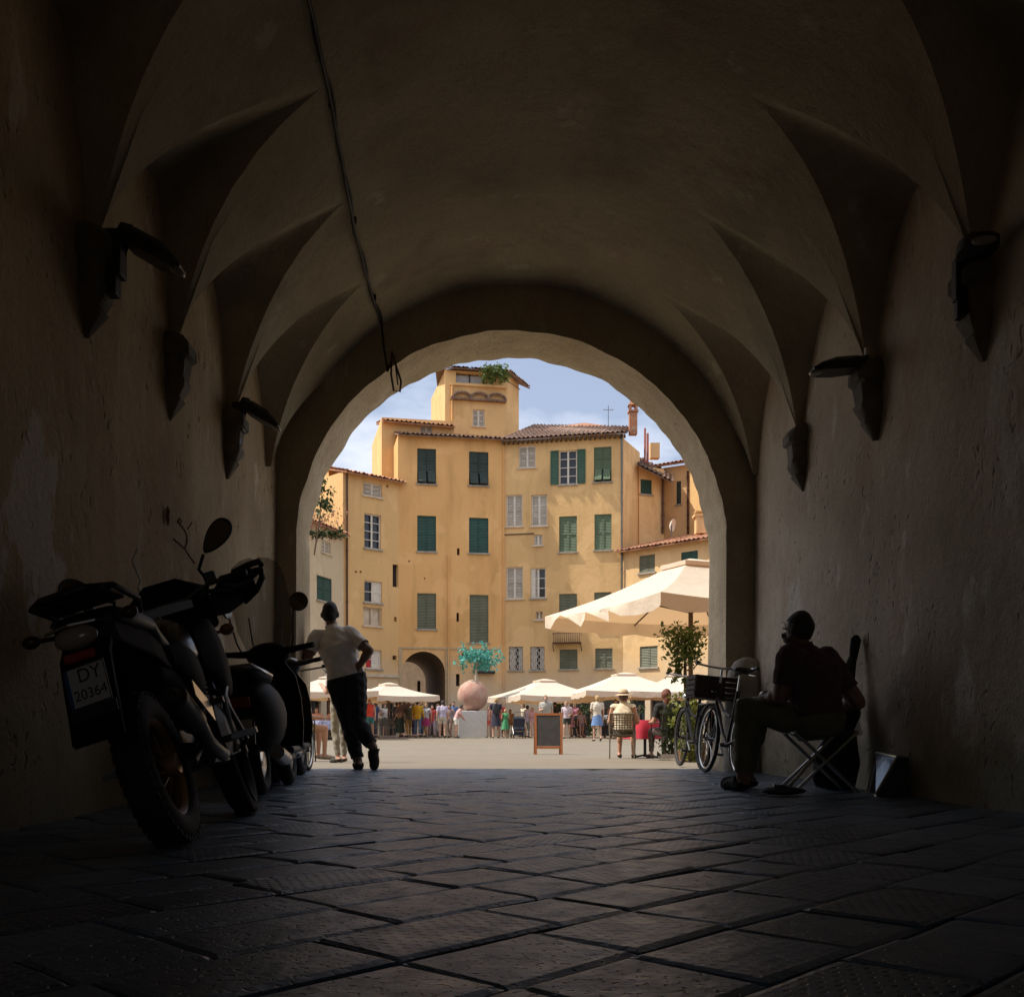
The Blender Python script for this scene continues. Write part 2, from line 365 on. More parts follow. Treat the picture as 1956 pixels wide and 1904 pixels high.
def louvre_mat(name, col):
    m, n, b, t = new_mat(name); co = t.outputs['Object']; sep = nd(n, 'ShaderNodeSeparateXYZ'); n.links.new(co, sep.inputs[0])
    s = math_(n, 'SINE', math_(n, 'MULTIPLY', sep.outputs[2], 2*math.pi/.085))
    c = mixc(n, ramp(n, noise(n, co, 1.3, 6), .3, .7), col, tuple(x*.75 for x in col))
    n.links.new(c, b.inputs['Base Color']); b.inputs['Roughness'].default_value = .65
    bp = nd(n, 'ShaderNodeBump'); bp.inputs['Strength'].default_value = .8; bp.inputs['Distance'].default_value = .03; n.links.new(s, bp.inputs['Height']); n.links.new(bp.outputs[0], b.inputs['Normal'])
    return m
SH_GREEN = louvre_mat('green_shutter', (.075, .165, .115)); SH_DARK = louvre_mat('dark_green_shutter', (.055, .085, .075)); SH_TEAL = louvre_mat('teal_shutter', (.045, .12, .10))
SH_GREY = louvre_mat('grey_green_shutter', (.20, .21, .14)); SH_WHITE = louvre_mat('white_shutter', (.62, .56, .47)); SH_LG = louvre_mat('worn_green_shutter', (.15, .22, .13))
WHITE = mat('white_paint', (.66, .61, .53), .6); WOOD = mat('dark_wood', (.10, .06, .035), .8); CREAM = mat('cream_plaster', (.60, .50, .37), .9, var=.15, scale=3)
BLACK = mat('black_paint', (.012, .012, .013), .32, spec=.6, coat=.4); BLACKP = mat('black_plastic', (.02, .02, .021), .5); MATTE = mat('matte_black', (.009, .009, .010), .75, spec=.15, var=.3, scale=12); RUBBER = mat('tyre_rubber', (.018, .017, .017), .8, bump=.3, bscale=60)
CHROME = mat('bare_metal', (.55, .53, .50), .22, 1.0, .05); STEEL = mat('grey_metal', (.16, .16, .16), .42, .9); ENGM = mat('engine_metal', (.05, .05, .05), .5, .6, var=.4, scale=20); GOLD = mat('bronze_rim', (.36, .21, .10), .35, .35)
IRON = mat('dark_iron', (.035, .03, .028), .6, .4, bump=.2); RUST = mat('rusty_iron', (.10, .05, .035), .8, .2); DARKIN = mat('dark_interior', (.02, .017, .015), .9)
SEATM = mat('seat_vinyl', (.02, .018, .018), .45, bump=.2, bscale=150); REDGL = mat('red_reflector', (.30, .02, .015), .25); PLATEM = mat('plate_white', (.46, .43, .39), .5, var=.06)
INK = mat('plate_ink', (.02, .02, .025), .6); BLUEP = mat('plate_blue', (.03, .07, .22), .5); LENS = mat('clear_lens', (.30, .25, .20), .15, var=.05)
STONE = mat('pale_stone', (.36, .32, .26), .85, bump=.5, bscale=14, var=.25); MARBLE = mat('white_marble_block', (.62, .61, .58), .6, var=.06)
SKIN = mat('skin', (.52, .30, .21), .55, var=.06); SKIND = mat('tanned_skin', (.20, .105, .07), .55, var=.06)
# ------------------------------------------------------------------ ground
D1, D2 = 10.3, 11.05                 # inner and outer face of the passage end wall
XL, XR = -2.0, 2.82; XC = .41; HW = 2.41
def paving():
    rr = random.Random(4); bm = bmesh.new(); uvl = bm.loops.layers.uv.new('UVMap'); cl = bm.loops.layers.float_color.new('slab')
    th = R(46); e = Vector((math.cos(th), math.sin(th))); nn = Vector((-e.y, e.x))
    v = -9.0
    while v < 12:
        wv = rr.uniform(.24, .31); u = -12 + rr.uniform(0, .6)
        while u < 14:
            lu = rr.uniform(.27, .50)
            c = e*(u+lu/2) + nn*(v+wv/2)
            if XL-.45 < c.x < XR+.45 and -1.2 < c.y < D2 + .0:
                g = .0045; dz = rr.uniform(-.003, .003); tu = rr.uniform(-.0025, .0025); tv = rr.uniform(-.0025, .0025)
                colr = (rr.random(), rr.random(), rr.random(), 1); rot = rr.choice((0, 0, 1)); off = rr.uniform(0, .1)
                def pt(a, b, z):
                    q = e*(u+a) + nn*(v+b); return Vector((q.x, min(q.y, D2), z))
                ns, nt_ = 7, 5; grid = {}
                for i in range(ns):
                    for j in range(nt_):
                        a = [g, g+.012, g+.04, lu/2, lu-g-.04, lu-g-.012, lu-g][i]; b = [g, g+.02, wv/2, wv-g-.02, wv-g][j]
                        z = dz + tu*(2*a/lu-1) + tv*(2*b/wv-1)
                        if i in (0, ns-1) or j in (0, nt_-1): z -= .006
                        elif i in (1, ns-2) or (j in (1, nt_-2)): z -= .0007
                        else: z += rr.uniform(-.0005, .0008)
                        jx = rr.uniform(-.003, .003)
                        grid[i, j] = (bm.verts.new(pt(a+jx, b+rr.uniform(-.003, .003), z)), (a, b))
                for i in range(ns-1):
                    for j in range(nt_-1):
                        q = [grid[i, j], grid[i+1, j], grid[i+1, j+1], grid[i, j+1]]
                        f = bm.faces.new([x[0] for x in q]); f.smooth = False
                        for lp, x in zip(f.loops, q):
                            lp[uvl].uv = ((x[1][0]+off, x[1][1]) if not rot else (x[1][1], x[1][0]+off)); lp[cl] = colr
                per = [(0, j) for j in range(nt_)] + [(i, nt_-1) for i in range(1, ns)] + [(ns-1, j) for j in range(nt_-2, -1, -1)] + [(i, 0) for i in range(ns-2, 0, -1)]
                low = [bm.verts.new(grid[k][0].co + Vector((0, 0, -.03))) for k in per]
                for k in range(len(per)):
                    k2 = (k+1) % len(per)
                    f = bm.faces.new([grid[per[k]][0], grid[per[k2]][0], low[k2], low[k]])
                    for lp in f.loops: lp[uvl].uv = (0, 0); lp[cl] = colr
            u += lu
        v += wv
    bmesh.ops.recalc_face_normals(bm, faces=bm.faces)
    me = bpy.data.meshes.new('paving'); bm.to_mesh(me); bm.free()
    return link('paving', me, SLAB)
tag(paving(), kind='structure')
b = MB(); b.box((.4, 2.0, -.06), (5.4, 18.1, .08)); tag(b.build('paving_bed', mat('joint_dirt', (.012, .011, .010), .95, bump=.4)), kind='structure')
b = MB(); ys = [11.05, 12, 14, 16, 18, 20, 22, 24, 27, 30, 34, 38, 42, 46, 52, 60, 80]
for y0, y1 in zip(ys[:-1], ys[1:]):
    for x0, x1 in ((-60, -6), (-6, 6), (6, 60)):
        b.quad((x0, y0, G(y0)), (x1, y0, G(y0)), (x1, y1, G(y1)), (x0, y1, G(y1)))
tag(b.build('piazza', PLAZA), kind='structure')
b = MB(); b.quad((-700, -500, -.6), (700, -500, -.6), (700, 900, -.6), (-700, 900, -.6)); tag(b.build('ground', mat('far_ground', (.2, .17, .12), .9)), kind='structure')

# ------------------------------------------------------------------ vaulted passage
psg = thing('archway_building', 'dark vaulted stone passage with bracketed lunettes framing the sunlit piazza', 'archway')
ZB = 2.48; ZS = 2.95; ZF = 3.88
CL = [-6.6, -5.1, -3.6, -2.1, -.6, .9, 2.4, 3.85, 5.3, 6.72, 8.3, 9.85, 11.4]
PK = {5.3: 6.42, 6.72: 7.80, 8.3: 9.2, 3.85: 4.9}
CR = [-7.2, -5.7, -4.2, -2.8, -1.3, .15, 1.6, 3.0, 4.2, 5.65, 7.2, 8.75, 10.15, 11.6]
def barrel(u): x = HW - u; return ZB + math.sqrt(max(HW*HW - x*x, 0))
def lun(u, t): g = (1 - abs(t)**1.55)**.62 if abs(t) < 1 else 0; return ZS + (ZF + .56*u - ZS) * g
def bay(y, C):
    for a, c in zip(C[:-1], C[1:]):
        if a <= y <= c:
            p = PK.get(a, (a+c)/2 + .08)
            return (y-p)/(p-a) if y < p else (y-p)/(c-p)
    return 1
Y0, Y1 = -6.0, D1
def side_profile(y, C):
    t = bay(y, C)
    if barrel(.0) >= lun(0, t): ug = 0
    lo, hi = 0.0, HW
    for _ in range(40):
        m_ = (lo+hi)/2
        if barrel(m_) < lun(m_, t): lo = m_
        else: hi = m_
    return t, lo
def half_vault(b, wb, C, sgn):
    ys = set([Y0, Y1])
    for a, c in zip(C[:-1], C[1:]):
        for k in range(29):
            y = a + (c-a)*(.5 - .5*math.cos(math.pi*k/28)); mid = PK.get(a, (a+c)/2 + .08)
            if Y0 < y < Y1: ys.add(round(y, 4))
            y2 = mid + (k-14)*.012
            if abs(k-14) < 6 and Y0 < y2 < Y1: ys.add(round(y2, 4))
    ys = sorted(ys); rows = []; wrows = []; rr = random.Random(7)
    for y in ys:
        t, ug = side_profile(y, C); row = []
        wall = XL if sgn < 0 else XR
        wob = lambda u, yy: .012*math.sin(yy*2.1+u*3) + .008*math.sin(yy*5.3-u*4.1)
        for i in range(9):
            u = ug*i/8; row.append(Vector((wall - sgn*u, y, lun(u, t) + wob(u, y)*min(1, u*4))))
        for i in range(1, 17):
            u = ug + (HW-ug)*(i/16)**.85; row.append(Vector((wall - sgn*u, y, barrel(u) + wob(u, y)*(1 if u < HW-.01 else 0))))
        rows.append(row)
        zt = row[0].z
        wrows.append([Vector((wall + (.012*math.sin(y*1.7+z*2.3)+.008*math.sin(y*4.1-z*3.7) if z < .95 else 0)*1.0, y, -.05 + (zt+.05)*z)) for z in (0, .15, .3, .45, .6, .75, .88, 1)])
    for src, dst in ((rows, b), (wrows, wb)):
        v = [[dst.bm.verts.new(p) for p in r] for r in src]
        for i in range(len(v)-1):
            for j in range(len(v[0])-1):
                try: dst.bm.faces.new((v[i][j], v[i+1][j], v[i+1][j+1], v[i][j+1]))
                except ValueError: pass
vb = MB()
for C, sgn in ((CL, -1), (CR, 1)):
    wb = MB(); half_vault(vb, wb, C, sgn); wb.build('wall', WALLW if sgn < 0 else WALLP, psg, smooth=30)
bmesh.ops.remove_doubles(vb.bm, verts=vb.bm.verts, dist=.0008)
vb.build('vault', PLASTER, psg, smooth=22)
# end wall with the round arch, thick soffit
AXC, AR, AZ = .376, 2.167, 2.27
def arch_outline(r, zs, n=110, z0=-.05, xc=AXC):
    pts = [(xc - r, z0), (xc - r, z0 + (zs-z0)*.33), (xc - r, z0 + (zs-z0)*.66)] + [(xc - r*math.cos(math.pi*k/n), zs + r*math.sin(math.pi*k/n)) for k in range(n+1)] + [(xc + r, z0 + (zs-z0)*.66), (xc + r, z0 + (zs-z0)*.33), (xc + r, z0)]
    return pts
def arch_wall(name, y, x0, x1, z1, m, outline):
    b = MB(); n = len(outline)
    top = [(lerp(x0, x1, i/(n-1)), z1) for i in range(n)]
    # outer rim follows the wall edge: left side up, along the top, right side down
    L_ = []
    for (x, z) in outline:
        dx, dz = x - AXC, z - AZ
        if z <= AZ: L_.append((x0 if dx < 0 else x1, z))
        else:
            k = min(((x0-AXC)/dx if dx < -1e-6 else 1e9), ((x1-AXC)/dx if dx > 1e-6 else 1e9), (z1-AZ)/dz if dz > 1e-6 else 1e9)
            L_.append((AXC + dx*k, AZ + dz*k))
    for i in range(n-1):
        b.quad((outline[i][0], y, outline[i][1]), (outline[i+1][0], y, outline[i+1][1]), (L_[i+1][0], y, L_[i+1][1]), (L_[i][0], y, L_[i][1]))
    b.poly([(x0, y, z1), (L_[0][0], y, z1), (x0, y, z1)]) if False else None
    return b.build(name, m, psg)
rr = random.Random(11)
base = arch_outline(AR, AZ)
dirs = []
def rough(x, z, a): return (x + a*(math.sin(z*9 + x*4) + .6*math.sin(z*23 - x*17)), z + a*(math.sin(x*8) + .6*math.sin(x*21 + z*11)))
inner = [rough(x, z, .006) for x, z in base]
outer = [rough(x + .4, z, .011) for x, z in arch_outline(AR-.012, AZ)]; outer = [(x - .4, z) for x, z in outer]
for o_ in (inner, outer):
    o_[0] = (o_[0][0], -.05); o_[-1] = (o_[-1][0], -.05)
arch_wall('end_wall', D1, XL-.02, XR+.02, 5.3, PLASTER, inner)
b = MB(); N = len(inner); rows = []
for k in range(9):
    y = lerp(D1, D2, k/8); row = []
    for i in range(N):
        p = Vector((lerp(inner[i][0], outer[i][0], k/8), y, lerp(inner[i][1], outer[i][1], k/8)))
        if 0 < k < 8 and 0 < i < N-1: p += Vector((rr.uniform(-1, 1), 0, rr.uniform(-1, 1))) * .009
        row.append(p)
    rows.append(row)
vv = [[b.bm.verts.new(p) for p in r] for r in rows]
for i in range(8):
    for j in range(N-1): b.bm.faces.new((vv[i][j], vv[i+1][j], vv[i+1][j+1], vv[i][j+1]))
b.build('arch_soffit', SOFFIT, psg, smooth=40)
fo = arch_wall('outer_wall', D2, -16, 18, 15.2, OCHRE, outer)
b = MB(); b.box((-9.05, 2.4, 7.55), (13.9, 17.2, 15.2)); b.box((10.45, 2.4, 7.55), (15.1, 17.2, 15.2)); b.box((.4, 2.4, 10.3), (5.0, 17.2, 9.7)); b.box((.41, -6.15, 5.0), (4.9, .3, .8))
b.build('building_mass', OCHRE, psg)
# wall brackets (corbels) that carry the lunettes
for C, sgn, wall in ((CL, 1, XL), (CR, -1, XR)):
    for y in C:
        if 2 < y < 9:
            b = MB(); rings = []
            for z, hw, pj in [(z_, h_*.82, p_*.82) for z_, h_, p_ in ((3.02, .10, .07), (2.98, .14, .15), (2.93, .155, .19), (2.86, .155, .19), (2.84, .125, .155), (2.72, .11, .135), (2.70, .125, .15), (2.66, .115, .14), (2.60, .08, .10), (2.585, .09, .11), (2.46, .012, .015))]:
                rings.append([(wall - sgn*.02, y-hw, z), (wall + sgn*pj*.8, y-hw, z), (wall + sgn*pj, y-hw*.75, z), (wall + sgn*pj, y+hw*.75, z), (wall + sgn*pj*.8, y+hw, z), (wall - sgn*.02, y+hw, z)])
            b.loft(rings).jitter(.005, int(y*100)); b.build('bracket', STONE if 0 else mat('bracket_stone', (.15, .125, .10), .85, bump=.6, bscale=18, var=.3), psg, smooth=35)
# red chalk flower and loose wire on the left wall
def wallp(px, py, off=.01):
    d = (XL + off) * F / (px - CX); return P(px, py, d)
b = MB()
fl = [[(344, 1000), (352, 1012)], [(372, 1075), (362, 1062), (353, 1048)], [(353, 1048), (345, 1040), (333, 1030)], [(353, 1048), (357, 1035), (356, 1022), (352, 1012)], [(344, 1000), (340, 996), (343, 990), (347, 996), (344, 1000)], [(358, 1010), (363, 1004), (366, 998)]]
for s_ in fl: b.tube([wallp(*q, .016) for q in s_], .006, 5)
b.build('chalk_flower', mat('red_chalk', (.22, .07, .05), .9), psg)
b = MB(); b.tube([wallp(*q, .05) for q in ((262.6, 1048), (252, 1071), (268, 1110), (263.5, 1121), (269, 1142))], .005, 5)
b.build('loose_wire', mat('pale_wire', (.5, .46, .4), .4), psg)

for q, h in (((319, 990), 14), ((320, 976), 9)):
    b = MB(); b.tube([wallp(q[0], q[1]-h, .016), wallp(q[0]+1, q[1], .016), wallp(q[0]+2, q[1]+h, .016)], [.004, .014, .004], 6); b.build('red_stain', MATS['red_chalk'], psg)
# street end behind the camera: arch wall like the one in front
arch_wall('street_wall', -6.02, XL-.02, XR+.02, 5.3, WALLP, [(AXC + (x-AXC)*.55, z*.66) for x, z in base])
# cable along the vault and the iron loop where it ends
b = MB(); pts = []
for k in range(60):
    y = lerp(.6, 10.2, k/59); x = -.93 + .02*math.sin(y*1.3); u = x - XL
    pts.append((x, y, barrel(u) - .04 - .014*abs(math.sin(y*math.pi/1.45)) + .01*math.sin(y*9)))
cb = thing('cable', 'thick black cable running along the left of the vault crown to the arch', 'cable')
bb = MB(); bb.tube(pts, .013, 7); bb.tube([(p[0]+.02*math.sin(i*.9), p[1], p[2]+.014+.006*math.cos(i*.9)) for i, p in enumerate(pts)], .009, 6)
bb.tube([pts[-1], (-.9, 10.24, 4.25), (-.86, 10.24, 4.0), P(748, 690, 10.25)], .011, 6); bb.build('cable_run', IRON, cb, smooth=60)
for k in range(1, 60, 9):
    p = Vector(pts[k]); bb = MB(); bb.box(p + Vector((0, 0, .03)), (.045, .025, .05)); bb.build('clip', IRON, cb)
hk = thing('iron_hook', 'rusty iron hook loop hanging at the arch edge below the cable', 'hook')
bb = MB(); bb.tube([P(749, 672, 10.27), P(747, 715, 10.25), P(752, 746, 10.24), P(764, 748, 10.24), P(766, 728, 10.24), P(757, 700, 10.25), P(751, 676, 10.27)], .011, 6)
bb.tube([P(756, 700, 10.25), P(760, 735, 10.24)], .008, 6); bb.build('hook', RUST, hk, smooth=60)
# lamps on the brackets
def lamp(y, side, label, turn=0, droop=0.5, ln=.42, off=.15, z=2.98):
    wall = XL if side < 0 else XR; s_ = -side
    t = thing('wall_lamp', label, 'lamp', (wall + s_*off, y-.02, z), (0, 0, (0 if s_ > 0 else math.pi) + turn), 'lamps on the wall brackets'); t.scale = (.88, .88, .88)
    b = MB(); b.box((0, 0, -.05), (.10, .13, .26)); b.tube([(0, 0, .04), (.05, 0, .12), (.10, 0, .10)], .028, 8); b.box((-.02, 0, -.22), (.08, .1, .14)); b.build('mount', IRON, t, bevel=.01)
    M = Matrix.Translation((.06, 0, .08)) @ Matrix.Rotation(droop, 4, 'Y')
    b = MB(); rings = []
    for x, hy, zt, zb in ((-.02, .05, .03, -.04), (.06, .09, .05, -.06), (ln*.55, .11, .055, -.055), (ln*.85, .10, .03, -.045), (ln, .06, -.005, -.035)):
        rings.append([M @ Vector(q) for q in ((x, -hy, zb), (x, hy, zb), (x, hy*.95, zt*.3), (x, hy*.5, zt), (x, -hy*.5, zt), (x, -hy*.95, zt*.3))])
    b.loft(rings).build('lamp_head', BLACKP, t, smooth=40)
    b = MB(); b.ell(M @ Vector((ln*.93, 0, -.03)), (.055, .075, .022), M.to_3x3()); b.build('lens', LENS, t, smooth=60)
    b = MB(); b.tube([M @ Vector((.03, .04, -.05)), (.02, .03, -.12), (.0, .02, -.16)], .010, 6)
    if side > 0: b.box((.05, .03, .155), (.03, .03, .06))
    b.build('wire', IRON if side < 0 else WHITE, t)
    return t
lamp(5.3, -1, 'black floodlight on the nearest left wall bracket, tilted steeply down', 0, .55, .40, .15, 2.92)
lamp(8.3, -1, 'black floodlight on the left wall bracket closest to the arch', 0, .58, .38, .10, 2.99)
lamp(7.2, 1, 'black floodlight held level on the right wall bracket, pale tip', 0, .12, .42, .03, 2.93)
lamp(5.65, 1, 'black floodlight turned end-on, half lost in the dark at upper right', R(80), .1, .34, .12, 2.95)
# pale guard stone at the right foot of the arch
b = MB(); rings = []
for z, r in ((0, .30), (.4, .29), (.8, .27), (1.0, .23), (1.1, .16), (1.14, .05)):
    rings.append([Vector((2.72 + r*math.cos(a)*.8, 10.19 + r*.55*math.sin(a), z)) for a in [2*math.pi*k/20 for k in range(20)]])
b.loft(rings).jitter(.006, 3); tag(b.build('guard_stone', mat('guard_stone', (.40, .36, .30), .8, bump=.5, bscale=12, var=.2), None, smooth=50), 'pale rounded guard stone at the right foot of the arch', 'guard stone')
# ------------------------------------------------------------------ facades round the piazza
def z1_(x, y): return 516.8 + .2642*x, 602.9 + .2642*y
def z2_(x, y): return 947.4 + .2642*x, 732.1 + .2642*y
def z3_(x, y): return 559.8 + .2488*x, 1033.6 + .2488*y
class Face:
    """a flat house front between two plan points; pixel rectangles of the photo become (u, z) on it"""
    def __init__(s, parent, apx, ad, bpx, bd, z0, z1, m, depth=9.0):
        s.par = parent; s.A = Vector((PX(apx, ad), ad)); B = Vector((PX(bpx, bd), bd)); s.w = (B - s.A).length
        s.e = (B - s.A).normalized(); s.n = Vector((s.e.y, -s.e.x)); s.z0, s.z1, s.m, s.depth = z0, z1, m, depth; s.holes = []; s.B = B
        s.M = Matrix(((s.e.x, -s.n.x, 0, s.A.x), (s.e.y, -s.n.y, 0, s.A.y), (0, 0, 1, 0), (0, 0, 0, 1)))   # local: u, depth into wall, z
    def uz(s, px, py):
        r = (px - CX) / F; u = (r*s.A.y - s.A.x) / (s.e.x - r*s.e.y); return u, PZ(py, s.A.y + u*s.e.y)
    def rect(s, x0, y0, x1, y1):
        u0, za = s.uz(x0, (y0+y1)/2); u1, zb = s.uz(x1, (y0+y1)/2); um = (x0+x1)/2
        return u0, s.uz(um, y1)[1], u1, s.uz(um, y0)[1]
    def pt(s, u, v, z): return s.M @ Vector((u, v, z))
    def wall(s, top=None, back=True):
        us = sorted({0, s.w, *[h[0] for h in s.holes], *[h[2] for h in s.holes]}); zs = sorted({s.z0, s.z1, *[h[1] for h in s.holes], *[h[3] for h in s.holes]})
        b = MB()
        for i in range(len(us)-1):
            for j in range(len(zs)-1):
                cu, cz = (us[i]+us[i+1])/2, (zs[j]+zs[j+1])/2
                if any(h[0] < cu < h[2] and h[1] < cz < h[3] for h in s.holes): continue
                b.quad(s.pt(us[i], 0, zs[j]), s.pt(us[i+1], 0, zs[j]), s.pt(us[i+1], 0, zs[j+1]), s.pt(us[i], 0, zs[j+1]))
        for h in s.holes:
            dp = h[4]
            c = [(h[0], h[1]), (h[2], h[1]), (h[2], h[3]), (h[0], h[3])]
            for k in range(4):
                p, q = c[k], c[(k+1) % 4]
                b.quad(s.pt(p[0], 0, p[1]), s.pt(q[0], 0, q[1]), s.pt(q[0], dp, q[1]), s.pt(p[0], dp, p[1]))
        D = s.depth
        b.quad(s.pt(0, 0, s.z0), s.pt(0, D, s.z0), s.pt(0, D, s.z1), s.pt(0, 0, s.z1)); b.quad(s.pt(s.w, 0, s.z0), s.pt(s.w, D, s.z0), s.pt(s.w, D, s.z1), s.pt(s.w, 0, s.z1))
        if back: b.quad(s.pt(0, D, s.z0), s.pt(s.w, D, s.z0), s.pt(s.w, D, s.z1), s.pt(0, D, s.z1))
        b.quad(s.pt(0, 0, s.z1), s.pt(s.w, 0, s.z1), s.pt(s.w, D, s.z1), s.pt(0, D, s.z1))
        bmesh.ops.remove_doubles(b.bm, verts=b.bm.verts, dist=.0005)
        return b.build('wall', s.m, s.par, recalc=False)
    def lbox(s, b, u0, u1, v0, v1, z0, z1, tilt=None):
        M = s.M @ Matrix.Translation(((u0+u1)/2, (v0+v1)/2, (z0+z1)/2))
        if tilt: M = s.M @ Matrix.Translation(((u0+u1)/2, (v0+v1)/2, z1)) @ Matrix.Rotation(tilt, 4, 'X') @ Matrix.Translation((0, 0, -(z1-z0)/2))
        b.box((0, 0, 0), (abs(u1-u0), abs(v1-v0), abs(z1-z0)), M=M)
    def window(s, rc, kind, m=None, sill=True):
        u0, z0, u1, z1 = s.rect(*rc); dp = .22; s.holes.append((u0, z0, u1, z1, dp)); um = (u0+u1)/2; W = u1-u0; H = z1-z0
        b = MB(); b.quad(s.pt(u0, dp-.01, z0), s.pt(u1, dp-.01, z0), s.pt(u1, dp-.01, z1), s.pt(u0, dp-.01, z1))
        if kind == 'shop':
            b.build('shop_window', GLASS, s.par); q = MB()
            for x0, x1, y0, y1 in ((u0, u0+.09, z0, z1), (u1-.09, u1, z0, z1), (um-.04, um+.04, z0, z1-.5), (u0+.09, u1-.09, z1-.55, z1-.47)): s.lbox(q, x0, x1, .12, .18, y0, y1)
            return q.build('shop_frame', WOOD, s.par)
        if kind == 'slit': return b.build('wall_slot', DARKIN, s.par)
        fr = MB(); wn = b.build('window', GLASS if kind not in ('walled',) else CREAM, s.par)
        if sill:
            q = MB(); s.lbox(q, u0-.08, u1+.08, -.09, .04, z0-.09, z0-.002); q.build('sill', STONE if kind not in ('white', 'walled') else CREAM, wn)
        def leaf(a, c, zz0, zz1, mm, v=.06, tilt=None):
            q = MB(); s.lbox(q, a, c, v, v+.045, zz0, zz1, tilt)
            if not tilt:
                st = .055
                for x0, x1, y0, y1 in ((a, a+st, zz0, zz1), (c-st, c, zz0, zz1), (a+st, c-st, zz0, zz0+st), (a+st, c-st, zz1-st, zz1), (a+st, c-st, (zz0+zz1)/2-.03, (zz0+zz1)/2+.03)):
                    s.lbox(q, x0, x1, v-.022, v-.002, y0, y1)
            return q.build('shutter', mm, wn)
        def frame(mm=WHITE, v=.10, mull=True, rows=3):
            q = MB(); st = .06
            for x0, x1, y0, y1 in ((u0, u0+st, z0, z1), (u1-st, u1, z0, z1), (u0+st, u1-st, z0, z0+st), (u0+st, u1-st, z1-st, z1)) + (((um-.05, um+.05, z0+st, z1-st),) if mull else ()):
                s.lbox(q, x0, x1, v, v+.06, y0, y1)
            for k in range(1, rows):
                z = lerp(z0, z1, k/rows); s.lbox(q, u0+st, um-.05, v+.01, v+.045, z-.02, z+.02); s.lbox(q, um+.05, u1-st, v+.01, v+.045, z-.02, z+.02)
            q.build('window_frame', mm, wn)
        if kind == 'closed': leaf(u0+.01, um-.008, z0+.01, z1-.01, m); leaf(um+.008, u1-.01, z0+.01, z1-.01, m)
        elif kind == 'flap':
            zc = z0 + H*.36
            for a, c in ((u0+.01, um-.01), (um+.01, u1-.01)):
                leaf(a, c, zc, z1-.01, m); leaf(a+.04, c-.04, z0+.0, zc, m, .02, R(-24))
        elif kind == 'white': frame(); leaf(u0+.06, um-.05, z0+.06, z1-.06, SH_WHITE, .12); leaf(um+.05, u1-.06, z0+.06, z1-.06, SH_WHITE, .12)
        elif kind == 'glazed': frame(rows=4)
        elif kind == 'open':
            frame(rows=4); v = -.05
            for a, c in ((u0-.47, u0-.02), (u1+.02, u1+.47)): leaf(a, c, z0, z1, m, v)
        elif kind == 'half': frame(rows=2); leaf(um+.05, u1-.06, z0+.06, z1-.06, WHITE, .12)
        elif kind == 'halfw': leaf(u0+.01, u0+W*.3, z0, z1, WHITE, .1); frame(rows=3); leaf(u0+W*.3, um-.02, z0+.05, z1-.05, SH_WHITE, .16)
        elif kind == 'red':
            frame(rows=2); q = MB(); s.lbox(q, u0+.08, u0+W*.38, .15, .17, z0+.05, z1-.05); q.build('curtain', mat('red_curtain', (.45, .02, .03), .8), wn); leaf(um-.1, u1-.06, z0+.06, z1-.06, WHITE, .12)
        elif kind == 'walled': frame(CREAM, rows=1)
        elif kind == 'grille':
            q = MB(); 
            for k in range(-5, 9):
                for sg in (1, -1):
                    pts = []
                    for z in (z0, z1):
                        uu = u0 + k*W/4 + sg*(z-z0)*.55; pts.append((uu, z))
                    (ua, za), (ub, zb) = pts
                    def clip(ua, za, ub, zb):
                        t0, t1 = 0, 1; du = ub-ua
                        for lo, hi in ((u0, u1),):
                            for bound, sgn in ((lo, 1), (hi, -1)):
                                f0 = sgn*(ua-bound); df = sgn*du
                                if abs(df) < 1e-9: continue
                                tt = -f0/df
                                if df > 0: t0 = max(t0, tt)
                                else: t1 = min(t1, tt)
                        return (t0, t1) if t0 < t1 else None
                    c_ = clip(ua, za, ub, zb)
                    if c_: q.tube([s.pt(ua+(ub-ua)*c_[0], .03, za+(zb-za)*c_[0]), s.pt(ua+(ub-ua)*c_[1], .03, za+(zb-za)*c_[1])], .018, 4)
            q.build('grille', mat('grey_grille', (.45, .42, .38), .6), wn)
            leaf(u0+.03, u0+W*.45, z0+.03, z1-.03, WHITE, .13); leaf(u0+W*.68, u1-.03, z0+.03, z1-.03, WHITE, .13)
        return wn
def tiles(name, a, b_, c, d, m, parent, amp=.05, pitch=.25, thick=.10):
    """pantile sheet: eave a->b, ridge d->c"""
    a, b_, c, d = map(Vector, (a, b_, c, d)); n = max(2, int((b_-a).length/pitch)); up = ((b_-a).cross(d-a)).normalized()
    if up.z < 0: up = -up
    M_ = MB(); cols = n*6; rows = 10; g = []; rr = random.Random(n)
    offs = [rr.uniform(-.035, .035) for _ in range(n+1)]
    for i in range(cols+1):
        s_ = i/cols; ph = 2*math.pi*i/6; col = []
        for j in range(rows*2+2):
            k = j//2; t = min(1, k/rows + (0 if j % 2 == 0 else 0)); t = min(1, (k + (j % 2))/rows*1.0) if k < rows else 1
            base = lerp(lerp(a, b_, s_), lerp(d, c, s_), t); lift = amp*max(-.35, math.cos(ph)) + (.03 if j % 2 == 0 else 0) + offs[min(n, i//6)]*.4
            if j <= 1: base = base + (a-d).normalized()*(offs[min(n, i//6)]*1.6 + .03)
            col.append(base + up*lift)
        g.append(col)
    V = [[M_.bm.verts.new(p) for p in col] for col in g]
    for i in range(cols):
        for j in range(len(V[0])-1):
            try: M_.bm.faces.new((V[i][j], V[i+1][j], V[i+1][j+1], V[i][j+1]))
            except ValueError: pass
    lo = [p - up*thick for p in (a, b_, c, d)]
    M_.loft([[a - up*.04, b_ - up*.04, c - up*.04, d - up*.04], lo])
    return M_.build(name, m, parent, recalc=False)
